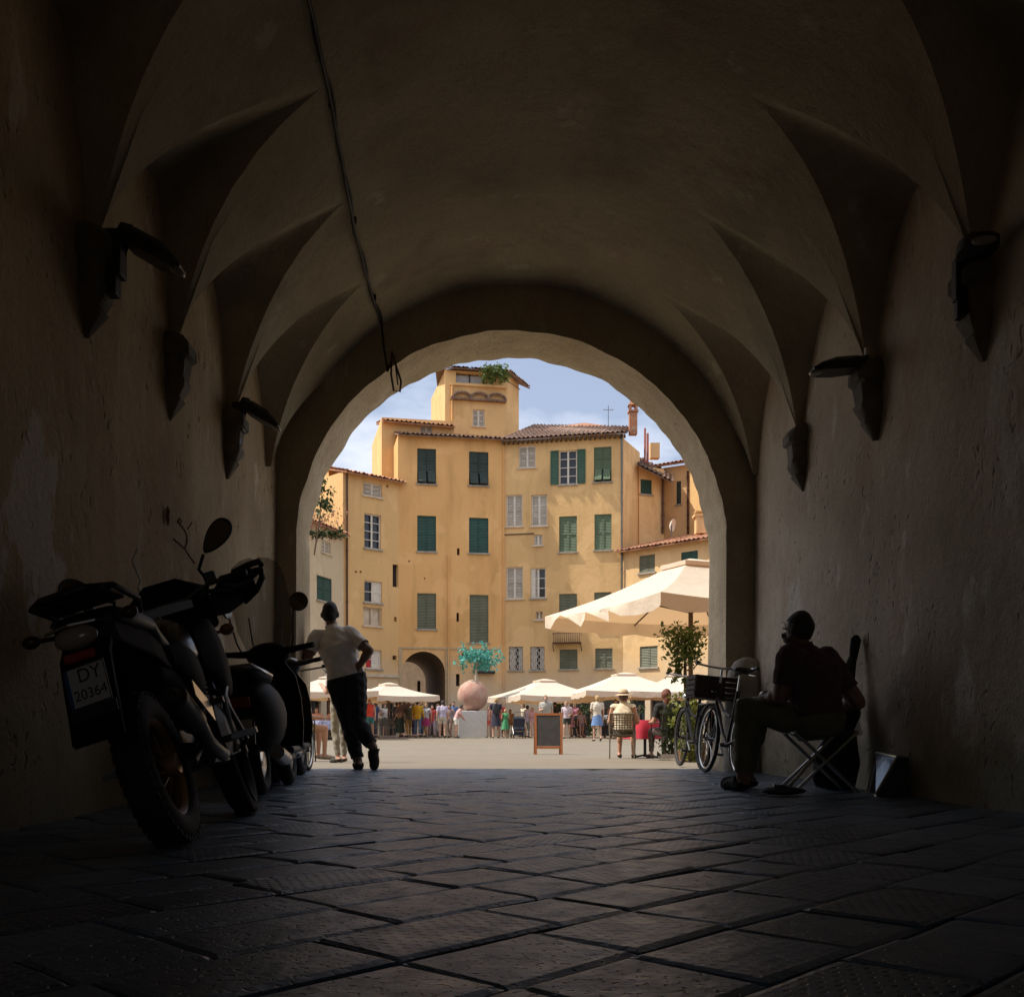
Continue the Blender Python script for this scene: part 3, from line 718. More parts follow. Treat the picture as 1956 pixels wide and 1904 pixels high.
def pipe(F_, px, y0, y1, name='drainpipe', m=RUST, r=.05, parent=None):
    u, za = F_.uz(px, y0); zb = F_.uz(px, y1)[1]; b = MB(); b.tube([F_.pt(u, -.10, za), F_.pt(u, -.10, zb)], r, 8)
    for k in range(5): z = lerp(za, zb, (k+.5)/5); b.lathe([(r*1.35, -.03), (r*1.35, .03)], F_.pt(u, -.10, z), 8)
    return b.build(name, m, parent or F_.par, smooth=50)
def ledge(F_, px0, px1, py, h=.12, v=.12, name='ledge', m=None):
    u0, z = F_.uz(px0, py); u1, z2 = F_.uz(px1, py); b = MB(); F_.lbox(b, u0, u1, -v, .003, z-h/2, z+h/2); return b.build(name, m or F_.m, F_.par)
def house(label, cat='building', name='house'): return thing(name, label, cat)

# --- main house with the archway
h3 = house('tall ochre house with a small arch gateway at its foot, left of centre', name='ochre_house')
f3 = Face(h3, 760, 56, 963, 57, -.2, 16.45, OCHRE, 9)
for rc in ((797, 857, 833, 924), (896, 863, 933, 927)): f3.window(rc, 'flap', SH_DARK)
for rc in ((797, 985, 833, 1053), (896, 989, 933, 1056)): f3.window(rc, 'closed', SH_TEAL)
f3.window((797, 1133, 833, 1201), 'closed', SH_GREY); f3.window((897, 1136, 933, 1227), 'closed', SH_GREY); f3.window((906, 1240, 936, 1279), 'closed', SH_TEAL)
for rc in ((873, 1047, 878, 1060), (872, 1170, 877, 1187), (871, 1287, 878, 1310), (810, 1103, 812.5, 1106), (780, 1070, 783, 1073)): f3.window(rc, 'slit')
ua, za, ub, zb = f3.rect(768, 1244, 850, 1412); uc = (ua+ub)/2; rr_ = (ub-ua)/2; zs = zb - rr_
f3.holes.append((ua, -.2, ub, zb, .001)); f3.wall(back=False)
b = MB(); K = 24
arc = [(uc - rr_*math.cos(math.pi*k/K), zs + rr_*math.sin(math.pi*k/K)) for k in range(K+1)]
for k in range(K):
    b.quad(f3.pt(*(lambda p: (p[0], 0, p[1]))(arc[k])), f3.pt(arc[k+1][0], 0, arc[k+1][1]), f3.pt(arc[k+1][0], 0, zb), f3.pt(arc[k][0], 0, zb))
b.build('arch_spandrel', OCHRE, h3, recalc=False)
b = MB(); prof = [(ua, -.2)] + arc + [(ub, -.2)]
for k in range(len(prof)-1):
    b.quad(f3.pt(prof[k][0], 0, prof[k][1]), f3.pt(prof[k+1][0], 0, prof[k+1][1]), f3.pt(prof[k+1][0], 9, prof[k+1][1]), f3.pt(prof[k][0], 9, prof[k][1]))
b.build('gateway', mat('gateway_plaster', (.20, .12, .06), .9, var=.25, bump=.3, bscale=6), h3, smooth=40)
# stone surround and worn plaster panel beside the gateway
b = MB()
for (p0, p1) in (((762, 1239), (768, 1405)), ((851, 1239), (856, 1405))):
    u0, _ = f3.uz(p0[0], 1300); u1, _ = f3.uz(p1[0], 1300); f3.lbox(b, u0, u1, -.06, .02, -.1, f3.uz(760, 1239)[1])
u0, z_ = f3.uz(761, 1237); u1, _ = f3.uz(955, 1237); f3.lbox(b, u0, u1, -.05, .02, z_-.05, z_+.05)
b.build('stone_moulding', mat('worn_moulding', (.50, .38, .23), .9, bump=.3), h3)
a_, c_ = f3.uz(760, 1000)[0], f3.uz(965, 1000)[0]
tiles('roof', f3.pt(a_, -.45, 16.42), f3.pt(c_+.1, -.45, 16.42), f3.pt(c_+.1, 2.5, 17.3), f3.pt(a_, 2.5, 17.3), TILED, h3)
pipe(f3, 856, 1060, 1395, m=OCHRE, r=.04, name='cable_pipe')
b = MB(); u, z_ = f3.uz(884, 1262); b.tube([f3.pt(u, 0, z_-.5), f3.pt(u-.05, -.25, z_-.3), f3.pt(u, -.35, z_+.1)], .03, 6); b.box(f3.pt(u, -.35, z_+.25), (.2, .2, .3)); b.build('wall_lantern', IRON, h3)
# awning ledge and shelf bits by the shop
b = MB(); u0, z_ = f3.uz(905, 1282); u1, _ = f3.uz(944, 1282); f3.lbox(b, u0, u1, -.3, .01, z_-.12, z_+.02); b.build('flower_box', IRON, h3)
# upper storey set back behind the eave, with its own tiled roof
f3b = Face(h3, 729, 58.4, 868, 59.2, 12.0, 18.15, OCHRE2, 6)
f3b.window((803, 812, 826, 829), 'white'); f3b.wall()
zt = PZ(808, 58.6)
tiles('roof', f3b.pt(.05, -.45, zt), f3b.pt(f3b.w, -.45, zt-.12), f3b.pt(f3b.w, 4.0, zt+1.1), f3b.pt(.05, 4.0, zt+1.1), TILE, h3)

# --- tower
tw = house('square ochre tower with a roof loggia rising above the roofs', 'tower', 'tower')
ft = Face(tw, 850, 60.5, 967, 61.2, 10, PZ(709, 60.8), OCHRE2, 5.5)
u0, z0, u1, z1 = ft.rect(871, 709, 960, 733); ft.holes.append((u0, z0, u1, z1-.12, 2.2)); ft.window((903, 782, 926, 814), 'white'); ft.wall()
b = MB(); b.quad(ft.pt(u0, 2.19, z0), ft.pt(u1, 2.19, z0), ft.pt(u1, 2.19, z1), ft.pt(u0, 2.19, z1)); b.build('loggia_back', CREAM, tw)
b = MB(); um = lerp(u0, u1, .62)
for (x0, x1) in ((u0, u0+.06), (um-.06, um), (lerp(u0, um, .5)-.03, lerp(u0, um, .5)+.03)): ft.lbox(b, x0, x1, .3, .36, z0, z1-.12)
b.build('loggia_frame', IRON, tw)
b = MB(); ft.lbox(b, u0+.06, um-.06, .36, .38, z0+.02, z1-.2); b.build('loggia_glass', mat('pale_glass', (.42, .42, .42), .2), tw)
ledge(ft, 860, 968, 734, .12, .15)
for k in range(3): pass
b = MB(); uu0, zl = ft.uz(860, 762); uu1, _ = ft.uz(966, 762); ft.lbox(b, uu0, uu1, -.28, .01, zl-.06, zl+.06)
for k in range(3):
    uc_ = lerp(uu0, uu1, (k*2+1.3)/6.4)
    b.tube([ft.pt(uc_ - .55*math.cos(math.pi*j/10), -.14, zl+.05 + .36*math.sin(math.pi*j/10)) for j in range(11)], .09, 6)
b.build('tile_ledge', TILED, tw, smooth=50)
ft2 = Face(tw, 967, 61.2, 991, 63.4, 10, PZ(709, 61), OCHRE2, 3); ft2.wall()
zr = PZ(709, 61)
pA, pB, pC = ft.pt(-.02, -.35, zr), ft.pt(ft.w+.2, -.35, zr), ft2.pt(ft2.w+.5, -.6, zr-.1)
pk0, pk1 = ft.pt(1.2, 2.6, zr+1.0), ft.pt(ft.w-.3, 2.6, zr+1.0)
tiles('roof', pA, pB, pk1, pk0, TILED, tw); tiles('roof', pB, pC, pk1 + Vector((.1, .3, 0)), pk1, TILED, tw)
b = MB(); b.box(ft.pt(ft.w*.5, 2.7, zr-.06), (ft.w+.05, 5.9, .08)); b.build('eaves_board', WOOD, tw)
pipe(ft, 863, 735, 805, m=OCHRE)

# --- right half of the main front
h5 = house('tall yellow house right of centre under a long brown tiled roof', name='yellow_house')
f5 = Face(h5, 963, 57, 1190, 55.6, -.2, 16.4, OCHRE2, 9)
f5.window((991, 851, 1023, 893), 'white'); f5.window((1068, 860, 1102, 925), 'open', SH_GREEN); f5.window((1134.5, 853.6, 1168, 920), 'flap', SH_LG)
for rc in ((967, 945, 998, 1005), (1015, 945, 1045, 1004), (967, 1083, 999, 1143)): f5.window(rc, 'white')
f5.window((1013.5, 1085, 1042.5, 1142), 'halfw'); f5.window((1020, 1021, 1036, 1041), 'white'); f5.window((1023, 1168, 1037, 1183), 'walled')
for rc in ((1068, 986, 1102, 1054), (1135.5, 982, 1168, 1050)): f5.window(rc, 'closed', SH_LG)
for rc in ((1068, 1134, 1102, 1196), (1135, 1131, 1168, 1194), (1069, 1240, 1103, 1277.5), (1137, 1238, 1170, 1276)): f5.window(rc, 'closed', SH_GREY)
for rc in ((972, 1235, 999, 1279), (1013, 1235, 1040, 1279)): f5.window(rc, 'grille')
for rc in ((1088, 1334, 1128, 1409), (1146, 1334, 1183, 1409)): f5.window(rc, 'shop')
f5.wall()
a0 = f5.pt(-.1, -.45, 16.38); a1 = f5.pt(f5.w+.25, -.45, 16.38)
tiles('roof', a0, a1, f5.pt(f5.w+.1, 4.5, PZ(815, 60)), f5.pt(1.0, 4.5, PZ(810, 61)), TILED, h5)
b = MB()
for k in range(26): u = lerp(0, f5.w+.1, k/25); f5.lbox(b, u-.05, u+.05, -.40, .0, 16.16, 16.28)
b.build('rafter_ends', WOOD, h5)
b = MB(); pkx = P(1118, 806, 60); b.loft([[pkx + Vector((-2.2, 0, -.35)), pkx + Vector((2.2, 0, -.35)), pkx + Vector((1.8, 3, -.3)), pkx + Vector((-1.8, 3, -.3))], [pkx + Vector((-.1, .5, .1)), pkx + Vector((.1, .5, .1)), pkx + Vector((.1, 1, .1)), pkx + Vector((-.1, 1, .1))]]); b.build('roof_hip', TILE, h5)
ledge(f5, 963, 1020, 1021.5, .06, .04, 'wire_run', WOOD); pipe(f5, 963, 835, 1400, m=OCHRE, r=.035); pipe(f5, 1188, 830, 1200, m=STEEL, r=.05)
b = MB(); u0, zq = f5.uz(1058, 1228); u1, zp = f5.uz(1111, 1210)
F5L = f5
f5.lbox(b, u0, u1, -.55, .0, zq-.05, zq)
for k in range(15):
    u = lerp(u0+.05, u1-.05, k/14); b.tube([f5.pt(u, -.52, zq), f5.pt(u, -.60, zq+.2), f5.pt(u, -.52, zp)], .016, 5)
b.tube([f5.pt(u0, 0, zp), f5.pt(u0, -.53, zp), f5.pt(u1, -.53, zp), f5.pt(u1, 0, zp)], .02, 5)
for u in (u0, u1): b.tube([f5.pt(u, 0, zq-.45), f5.pt(u, -.3, zq-.3), f5.pt(u, -.5, zq-.05)], .025, 5)
b.build('iron_balcony', RUST, h5)
b = MB(); c0 = P(1209, 815, 56.5)
b.box(c0 + Vector((0, 0, .15)), (.42, .42, 1.2)); b.box(c0 + Vector((0, 0, .82)), (.54, .54, .10))
for sx in (-.16, .16):
    for sy in (-.16, .16): b.box(c0 + Vector((sx, sy, 1.0)), (.12, .12, .3))
b.loft([[c0 + Vector((x*.28, y*.28, 1.15)) for x, y in ((-1,-1),(1,-1),(1,1),(-1,1))], [c0 + Vector((x*.15, y*.15, 1.42)) for x, y in ((-1,-1),(1,-1),(1,1),(-1,1))]])
b.build('chimney', TILE, h5)
ant = thing('antenna', 'thin aerial on the brown tiled roof left of the chimney', 'antenna', P(1162, 816, 59))
b = MB(); b.tube([(0, 0, 0), (0, 0, 1.25)], .018, 6); b.tube([(-.3, 0, 1.0), (.3, 0, 1.0)], .012, 5)
for k in range(5): b.tube([(-.25+.12*k, -.15, 1.0), (-.25+.12*k, .15, 1.0)], .01, 4)
b.build('mast', STEEL, ant)

# --- lower left block
h2 = house('lower yellow house left of the arch gateway, red tiled eave and white windows', name='low_yellow_house')
f2 = Face(h2, 655, 53.6, 762, 56, -.2, 13.85, OCHRE2, 9)
f2.window((694, 923, 730, 948), 'white'); f2.window((696, 982, 728, 1048), 'glazed'); f2.window((696, 1110, 730, 1151), 'half'); f2.window((694, 1160, 729, 1195), 'walled'); f2.window((699, 1241, 729, 1277), 'red')
for rc in ((750, 1078, 761, 1121), (753, 1178, 758, 1187), (750, 1252, 758, 1260), (678, 1090, 682, 1094), (687, 1090, 691, 1094), (738, 926, 742, 931)): f2.window(rc, 'slit')
for rc in ((666, 1338, 690, 1409), (697, 1338, 722, 1409), (729, 1338, 754, 1409)): f2.window(rc, 'shop')
f2.wall(); tiles('roof', f2.pt(-.05, -.45, 13.82), f2.pt(f2.w+.2, -.45, 13.82), f2.pt(f2.w+.2, 3, 14.75), f2.pt(-.05, 3, 14.75), TILE, h2)
pipe(f2, 661, 905, 1395); b = MB(); u0, zz = f2.uz(668, 1288); u1, _ = f2.uz(760, 1288); f2.lbox(b, u0, u1, -.1, .01, zz-.08, zz+.08); b.build('string_course', CREAM, h2)
# --- pale house at the left edge
h1 = house('pale cream house at the left edge of the arch with one dark green shutter', name='pale_house')
f1 = Face(h1, 540, 47.5, 656, 53.5, -.2, PZ(1012, 52), PALE, 8)
f1.window((605, 1102, 634, 1148), 'closed', SH_TEAL); f1.window((614, 1034, 632, 1056), 'white'); f1.window((588, 1338, 614, 1409), 'shop'); f1.window((624, 1338, 648, 1409), 'shop'); f1.wall()
tiles('roof', f1.pt(-.1, -.4, f1.z1), f1.pt(f1.w, -.4, f1.z1), f1.pt(f1.w, 4.5, f1.z1+1.7), f1.pt(-.1, 4.5, f1.z1+1.7), TILE, h1)
f1b = Face(h1, 628, 56.5, 656, 57.4, 8, PZ(893, 57), PEACH, 4); f1b.wall()
# --- right-hand group
h6 = house('low peach house at the right edge under a red tiled roof, behind the big parasol', name='low_peach_house')
f6 = Face(h6, 1190, 55.6, 1420, 50.5, -.2, 10.1, PEACH, 4)
f6.window((1221, 1060, 1251, 1093), 'closed', SH_GREY); f6.window((1301, 1053, 1333, 1085), 'closed', SH_TEAL); f6.window((1222, 1234, 1256, 1274), 'closed', SH_GREY); f6.window((1205, 1334, 1232, 1409), 'shop'); f6.window((1242, 1334, 1276, 1409), 'shop'); f6.window((1290, 1334, 1330, 1409), 'shop'); f6.wall()
tiles('roof', f6.pt(-.25, -.45, 10.0), f6.pt(f6.w, -.45, 10.0), f6.pt(f6.w, 4.0, 11.2), f6.pt(.8, 4.0, 11.2), TILE, h6)
h7 = house('cluster of tall peach house walls with drainpipes above the low red roof', name='peach_house')
f7a = Face(h7, 1191, 55.8, 1222, 58.6, 9.5, 16.2, PEACH, 3); f7a.wall()
f7b = Face(h7, 1221, 58.2, 1268, 58.8, 9.5, PZ(893, 58.5), PEACH, 4); f7b.window((1223.5, 916, 1245, 944), 'closed', SH_TEAL); f7b.wall()
f7c = Face(h7, 1264, 60.5, 1322, 59.5, 9.5, PZ(890, 60), PEACH, 5); f7c.window((1292, 919, 1301, 963), 'closed', SH_DARK); f7c.wall()
f7d = Face(h7, 1318, 58.8, 1420, 55.0, 9.5, PZ(872, 58), OCHRE2, 5); f7d.wall()
za, zb = PZ(884, 58), PZ(915, 58)
tiles('roof', P(1219, 887, 57.4), P(1286, 920, 57.6), P(1286, 905, 61) , P(1219, 872, 61), TILED, h7)
tiles('roof', f7c.pt(-2.2, -.5, PZ(888, 60)), f7c.pt(f7c.w, -.5, PZ(886, 60)), f7c.pt(f7c.w, 4, PZ(886, 60)+1.2), f7c.pt(-2.2, 4, PZ(888, 60)+1.2), TILE, h7)
for fx, px, y0, y1, m in ((f7b, 1264, 905, 1020, RUST), (f7c, 1315, 900, 1020, RUST), (f7c, 1268, 905, 1020, RUST)): pipe(fx, px, y0, y1, m=m, r=.06)
b = MB()
for px, y0, y1, d, r in ((1232, 818, 884, 59, .06), (1237, 828, 884, 59.2, .07)): b.tube([P(px, y1, d), P(px, y0, d)], r, 8)
b.build('flue', mat('red_flue', (.40, .13, .10), .7), h7, smooth=50)
b = MB(); b.box(P(1250, 862, 61), (.55, .5, .9)); b.build('chimney', PEACH, h7)
b = MB(); q = P(1338, 1004, 54); b.box(q, (.55, .5, .85)); b.box(q + Vector((0, 0, .5)), (.75, .65, .12)); b.box(q + Vector((0, 0, .72)), (.6, .5, .06))
for k in range(4): b.box(q + Vector((-.2+.13*k, -.26, .0)), (.06, .03, .6))
b.build('chimney', PEACH, h7)
sd = thing('satellite_dish', 'white satellite dish on the low red tiled roof', 'satellite dish', P(1283, 1018, 54.5))
b = MB(); b.lathe([(.02, .10), (.2, .05), (.33, -.05), (.35, -.07), (.34, -.08), (.2, .02), (.02, .07)], (0, 0, .42), 20, Euler((R(-75), 0, R(60))).to_matrix()); b.build('dish', WHITE, sd, smooth=60)
b = MB(); b.tube([(0, 0, -.2), (0, 0, .42)], .03, 6); b.build('post', STEEL, sd)
# --- house seen through the far gateway
h8 = house('cream wall seen through the small arch gateway', name='cream_house')
f8 = Face(h8, 735, 71, 842, 71, -.3, 9, CREAM, 5); f8.window((818, 1300, 826, 1345), 'slit'); f8.window((797, 1300, 803, 1330), 'slit'); f8.wall()

# ------------------------------------------------------------------ foliage
def leaves(b, pts, size, rr, n_each=1, flat=.5):
    for p, rad in pts:
        for _ in range(n_each):
            d = Vector((rr.gauss(0, 1), rr.gauss(0, 1), rr.gauss(0, 1))); d.normalize(); q = Vector(p) + d*rad*rr.random()**.5
            s_ = size*rr.uniform(.6, 1.3); M = Euler((rr.uniform(-1.2, 1.2), rr.uniform(-1.2, 1.2), rr.uniform(0, 6.28))).to_matrix()
            vs = [q + M @ Vector(v)*s_ for v in ((-.5, 0, 0), (-.15, -.28, .06), (.5, 0, -.08), (-.15, .28, .06))]
            b._add(vs, [(0, 1, 2), (0, 2, 3)])
def plant(name, label, cat, pts, size, n, m, stems, group=None, seed=1, m_stem=WOOD):
    c = Vector(stems[0][0]); t = thing(name, label, cat, c, group=group); rr = random.Random(seed)
    b = MB(); leaves(b, [(Vector(p)-c, r) for p, r in pts], size, rr, n); b.build('foliage', m, t, recalc=False)
    b = MB()
    for s_ in stems: b.tube([Vector(q)-c for q in s_], [.03]*(len(s_)-1)+[.012], 6)
    b.build('stem', m_stem, t, smooth=60); return t
rr = random.Random(5)
# roof plants, flowering creeper at the left
pts = [(P(948 + rr.uniform(-22, 20), 712 + rr.uniform(-11, 12), 60.0), .35) for _ in range(26)]
plant('roof_plant', 'bright green plant spilling over the tower loggia', 'plant', pts, .22, 22, LEAF, [[ft.pt(4.6, .2, PZ(733, 60.5)), P(948, 712, 60.2)]], seed=2)
pts = [(P(628 + rr.uniform(-34, 26), 1002 + rr.uniform(-28, 24), 48.5), .35) for _ in range(32)]
plant('flowering_creeper', 'pink flowering creeper over the eave of the pale house', 'plant', pts, .14, 14, PINKL, [[P(600, 1060, 48.8), P(604, 1030, 48.6), P(628, 1004, 48.5)]], seed=3)
pts = [(P(616 + rr.uniform(-12, 12), 940 + rr.uniform(-36, 40), 47), .35) for _ in range(18)] + [(P(622 + rr.uniform(-30, 32), 1016 + rr.uniform(-10, 10), 48.3), .2) for _ in range(16)]
plant('climbing_plant', 'grey green climber above the pink creeper at the left arch edge', 'plant', pts, .2, 16, LEAFD, [[P(600, 1060, 47.4), P(610, 1000, 47), P(616, 930, 47)]], seed=4)
# ------------------------------------------------------------------ people
def capsule(b, p0, p1, r0, r1, n=10):
    p0, p1 = Vector(p0), Vector(p1); t = (p1-p0).normalized()
    pts = [p0 - t*r0*.95, p0 - t*r0*.6, p0, p1, p1 + t*r1*.6, p1 + t*r1*.95]
    b.tube(pts, [r0*.3, r0*.8, r0, r1, r1*.8, r1*.3], n)
STAND = dict(pelvis=(0,0,.95), chest=(0,0,1.30), neck=(0,-.015,1.47), head=(0,.02,1.625),
    shR=(.185,0,1.42), elR=(.235,-.02,1.14), wrR=(.25,.06,.90), shL=(-.185,0,1.42), elL=(-.235,-.02,1.14), wrL=(-.25,.06,.90),
    hipR=(.09,0,.92), knR=(.10,.02,.50), anR=(.10,-.03,.085), toR=(.12,.14,.03), hipL=(-.09,0,.92), knL=(-.10,.02,.50), anL=(-.10,-.03,.085), toL=(-.12,.14,.03))
def human(label, loc, rz=0, J=None, H=1.70, fat=1.0, legfat=None, voxel=.022, top=None, bottom=None, hair=(.03,.02,.015), hair_long=0, shoes=(.05,.04,.035), skin=None, fingers=False, group=None, hat=None, face=None, bag=None, name='person'):
    S = H/1.745; j = dict(STAND); j.update(J or {}); j = {k: Vector(v) for k, v in j.items()}
    t = thing(name, label, 'person', loc, (0, 0, rz), group)
    b = MB(); f = fat
    rs, rh = (j['shR']-j['shL']).normalized(), (j['hipR']-j['hipL']).normalized()
    sp1 = (j['chest']-j['pelvis']).normalized(); sp2 = (j['neck']-j['chest']).normalized()
    rings = []
    def ring(c, right, up, rx, ry):
        fr = up.cross(right).normalized(); rt = fr.cross(up).normalized()
        rings.append([c + rt*rx*math.cos(a) + fr*ry*math.sin(a) for a in [2*math.pi*k/14 for k in range(14)]])
    pe, ch, ne = j['pelvis'], j['chest'], j['neck']
    for q in ((pe - sp1*.11, rh, sp1, .11*f, .095*f), (pe, rh, sp1, .163*f, .115*f), (pe.lerp(ch, .45), (rh+rs).normalized(), sp1, .140*f, .105*f), (pe.lerp(ch, .85), rs, sp1, .162*f, .12*f), (ch, rs, sp2, .172*f, .122*f), (ch.lerp(ne, .55), rs, sp2, .165, .10), (ch.lerp(ne, .85), rs, sp2, .10, .075), (ne, rs, sp2, .062, .062)): ring(*q)
    b.loft(rings)
    capsule(b, ne - sp2*.03, j['head'] - Vector((0, 0, .04)), .060, .052)
    fr = Vector(face).normalized() if face else sp2.cross(rs).normalized() * -1
    if not face:
        fr = Vector((0,0,1)).cross(rs); fr.normalize()
    up = Vector((0, 0, 1)); rt = fr.cross(up).normalized(); M3 = Matrix((rt, fr, up)).transposed(); hd = j['head']
    b.ell(hd + up*.015 - fr*.008, (.076, .097, .112), M3); b.ell(hd + fr*.025 - up*.055, (.056, .066, .068), M3)
    b.ell(hd + fr*.098 - up*.022, (.013, .020, .024), M3); b.ell(hd + fr*.085 - up*.062, (.026, .016, .012), M3)
    for s_ in (1, -1):
        b.ell(hd + rt*.076*s_ - fr*.01 - up*.012, (.012, .022, .032), M3); b.ell(hd + fr*.082 + rt*.03*s_ + up*.018, (.018, .012, .009), M3)
    lf = legfat or f
    segs = [('torso', pe - sp1*.11, ch), ('torso', ch, ne - sp2*.02), ('head', ne + sp2*.035, hd + up*.08)]
    for s_, X in ((1, 'R'), (-1, 'L')):
        sh, el, wr = j['sh'+X], j['el'+X], j['wr'+X]; hp, kn, an, to = j['hip'+X], j['kn'+X], j['an'+X], j['to'+X]
        capsule(b, ch.lerp(ne, .5), sh, .07, .064); capsule(b, sh, el, .058*f, .042*f); capsule(b, el, wr, .042*f, .029)
        fd = (wr-el).normalized(); b.ell(el.lerp(wr, .28), (.042*f, .042*f, .07), fd.to_track_quat('Z', 'Y').to_matrix())
        hdv = fd; side = hdv.cross(Vector((0, 0, 1))); side = side.normalized() if side.length > .2 else rs.copy(); pn = side.cross(hdv).normalized()
        q = hdv.to_track_quat('Z', 'Y'); Mh = Matrix((side, pn, hdv)).transposed()
        b.ell(wr + hdv*.05, (.040, .020, .055), Mh)
        if fingers:
            for k, (o, ln) in enumerate(((-.030, .062), (-.010, .075), (.010, .070), (.029, .054))):
                a0 = wr + hdv*.085 + side*o; a1 = a0 + (hdv*.9 - pn*.42 + side*o*1.5).normalized()*ln*.55; a2 = a1 + (hdv*.55 - pn*.83).normalized()*ln*.5
                b.tube([a0 - hdv*.02, a0, a1, a2, a2 + (a2-a1).normalized()*.006], [.009, .0095, .009, .0075, .003], 8)
            th0 = wr + hdv*.03 + side*(.036 if s_ < 0 else -.036); d_ = (hdv*.7 + side*(.7 if s_ < 0 else -.7) - pn*.3).normalized()
            b.tube([th0 - d_*.01, th0, th0 + d_*.035, th0 + d_*.06 + hdv*.01, th0 + d_*.064 + hdv*.014], [.011, .012, .0105, .009, .004], 8)
        else:
            b.ell(wr + hdv*.105 - pn*.012, (.034, .016, .045), Mh); capsule(b, wr + hdv*.03, wr + hdv*.075 + side*(.04 if s_ < 0 else -.04), .013, .010, 6)
        capsule(b, hp, kn, .083*lf, .056*lf); capsule(b, kn, an, .054*lf, .036*max(1, lf*.95)); sd = (an-kn).normalized()
        b.ell(kn.lerp(an, .3) - (fr if True else 0)*.012, (.052*lf, .055*lf, .12), sd.to_track_quat('Z', 'Y').to_matrix())
        capsule(b, an - Vector((0, 0, .035)) - (to-an).normalized()*.03, to, .042, .034)
        segs += [('uarm', sh, el), ('farm', el, wr - fd*.01), ('hand', wr + fd*.02, wr + fd*.12), ('thigh', hp, kn), ('calf', kn, an + (kn-an).normalized()*.03), ('foot', an - Vector((0, 0, .03)), to)]
    bmesh.ops.recalc_face_normals(b.bm, faces=b.bm.faces)
    me = bpy.data.meshes.new('tmp'); b.bm.to_mesh(me); b.bm.free(); ob = bpy.data.objects.new('tmp', me); COL.objects.link(ob)
    m_ = ob.modifiers.new('r', 'REMESH'); m_.mode = 'VOXEL'; m_.voxel_size = voxel; m2 = ob.modifiers.new('s', 'SMOOTH'); m2.factor = .5; m2.iterations = 3
    dg = bpy.context.evaluated_depsgraph_get(); body = bpy.data.meshes.new_from_object(ob.evaluated_get(dg)); bpy.data.objects.remove(ob); bpy.data.meshes.remove(me)
    body.materials.clear(); nv = len(body.vertices)
    co = np.empty(nv*3); body.vertices.foreach_get('co', co); co = co.reshape(-1, 3); no = np.empty(nv*3); body.vertex_normals.foreach_get('vector', no); no = no.reshape(-1, 3)
    best = np.full(nv, 1e9); lab = np.zeros(nv, int); tt = np.zeros(nv); names = [s_[0] for s_ in segs]
    wgt = {'torso': .15, 'head': .09, 'uarm': .055, 'farm': .04, 'hand': .04, 'thigh': .075, 'calf': .055, 'foot': .042}
    for i, (nm, a, c) in enumerate(segs):
        a, c = np.array(a), np.array(c); d = c-a; tq = np.clip(((co-a) @ d)/(d @ d), 0, 1); dist = np.linalg.norm(co - (a + tq[:, None]*d), axis=1)/wgt[nm]
        k = dist < best; best[k] = dist[k]; lab[k] = i; tt[k] = tq[k]
    label_n = np.array(names)[lab]
    polys = [tuple(p.vertices) for p in body.polygons]
    body.transform(Matrix.Scale(S, 4)); link('body', body, skin or SKIN, t, smooth=80)
    def shell(nm, sel, off, m):
        use = [p for p in polys if all(sel[v] for v in p)]
        if not use: return
        ids = sorted({v for p in use for v in p}); mp_ = {v: i for i, v in enumerate(ids)}
        wr_ = np.array([math.sin(co[v][0]*31+co[v][2]*23)*math.sin(co[v][2]*37+co[v][1]*29) for v in ids])[:, None]
        vs = (co[ids] + no[ids]*(off + .35*off*wr_))*S
        ms = bpy.data.meshes.new(nm); ms.from_pydata([tuple(v) for v in vs], [], [tuple(mp_[v] for v in p) for p in use]); ms.update()
        return link(nm, ms, m, t, smooth=80)
    def cm(c, nm='cloth'):
        return mat(nm + '_%d_%d_%d' % tuple(int(x*255) for x in c), c, .9, var=.14, scale=9, bump=.15, bscale=120)
    tor = label_n == 'torso'; proj = (co - np.array(pe)) @ np.array(sp1)
    if top:
        c, sleeve = top; sel = tor & (proj > -.10 if sleeve != 'tank' else proj > -.06)
        if sleeve == 'short': sel |= (label_n == 'uarm') & (tt < .72)
        if sleeve == 'long': sel |= (label_n == 'uarm') | ((label_n == 'farm') & (tt < .93))
        dts = np.full(nv, 9.)
        for _, a, c2 in segs[:2]:
            a, c2 = np.array(a), np.array(c2); tq = np.clip(((co-a) @ (c2-a))/((c2-a) @ (c2-a)), 0, 1); dts = np.minimum(dts, np.linalg.norm(co - (a + tq[:, None]*(c2-a)), axis=1))
        sel |= (dts < .135*max(1, f)) & (proj > -.06) & (label_n != 'hand') & (label_n != 'head')
        if sleeve == 'tank': sel |= (label_n == 'uarm') & (tt < .02)
        shell('shirt', sel, .014, cm(c))
    if bottom:
        kind, c = bottom; m_ = cm(c)
        if kind == 'trousers': shell('trousers', (tor & (proj < .03)) | (label_n == 'thigh') | ((label_n == 'calf') & (tt < .97)), .011 if not fingers else .016, m_)
        if kind == 'shorts': shell('shorts', (tor & (proj < .03)) | ((label_n == 'thigh') & (tt < .62)), .016, m_)
        if kind in ('skirt', 'dress', 'longdress'):
            ln = {'skirt': .42, 'dress': .50, 'longdress': .80}[kind]; q = MB(); rg = []
            for k in range(7):
                a = k/6; c_ = pe + Vector((0, 0, .07)) - Vector((0, 0, 1))*ln*a; rg.append([c_ + Vector((math.cos(g)*(lerp(.155*f, .24, a)*(1+.05*math.sin(g*7)*a)), math.sin(g)*lerp(.125*f, .20, a), 0)) for g in [2*math.pi*x/20 for x in range(20)]])
            q.loft(rg, False); bmesh.ops.scale(q.bm, vec=(S, S, S), verts=q.bm.verts); q.build('skirt' if kind == 'skirt' else 'dress', m_, t, smooth=80)
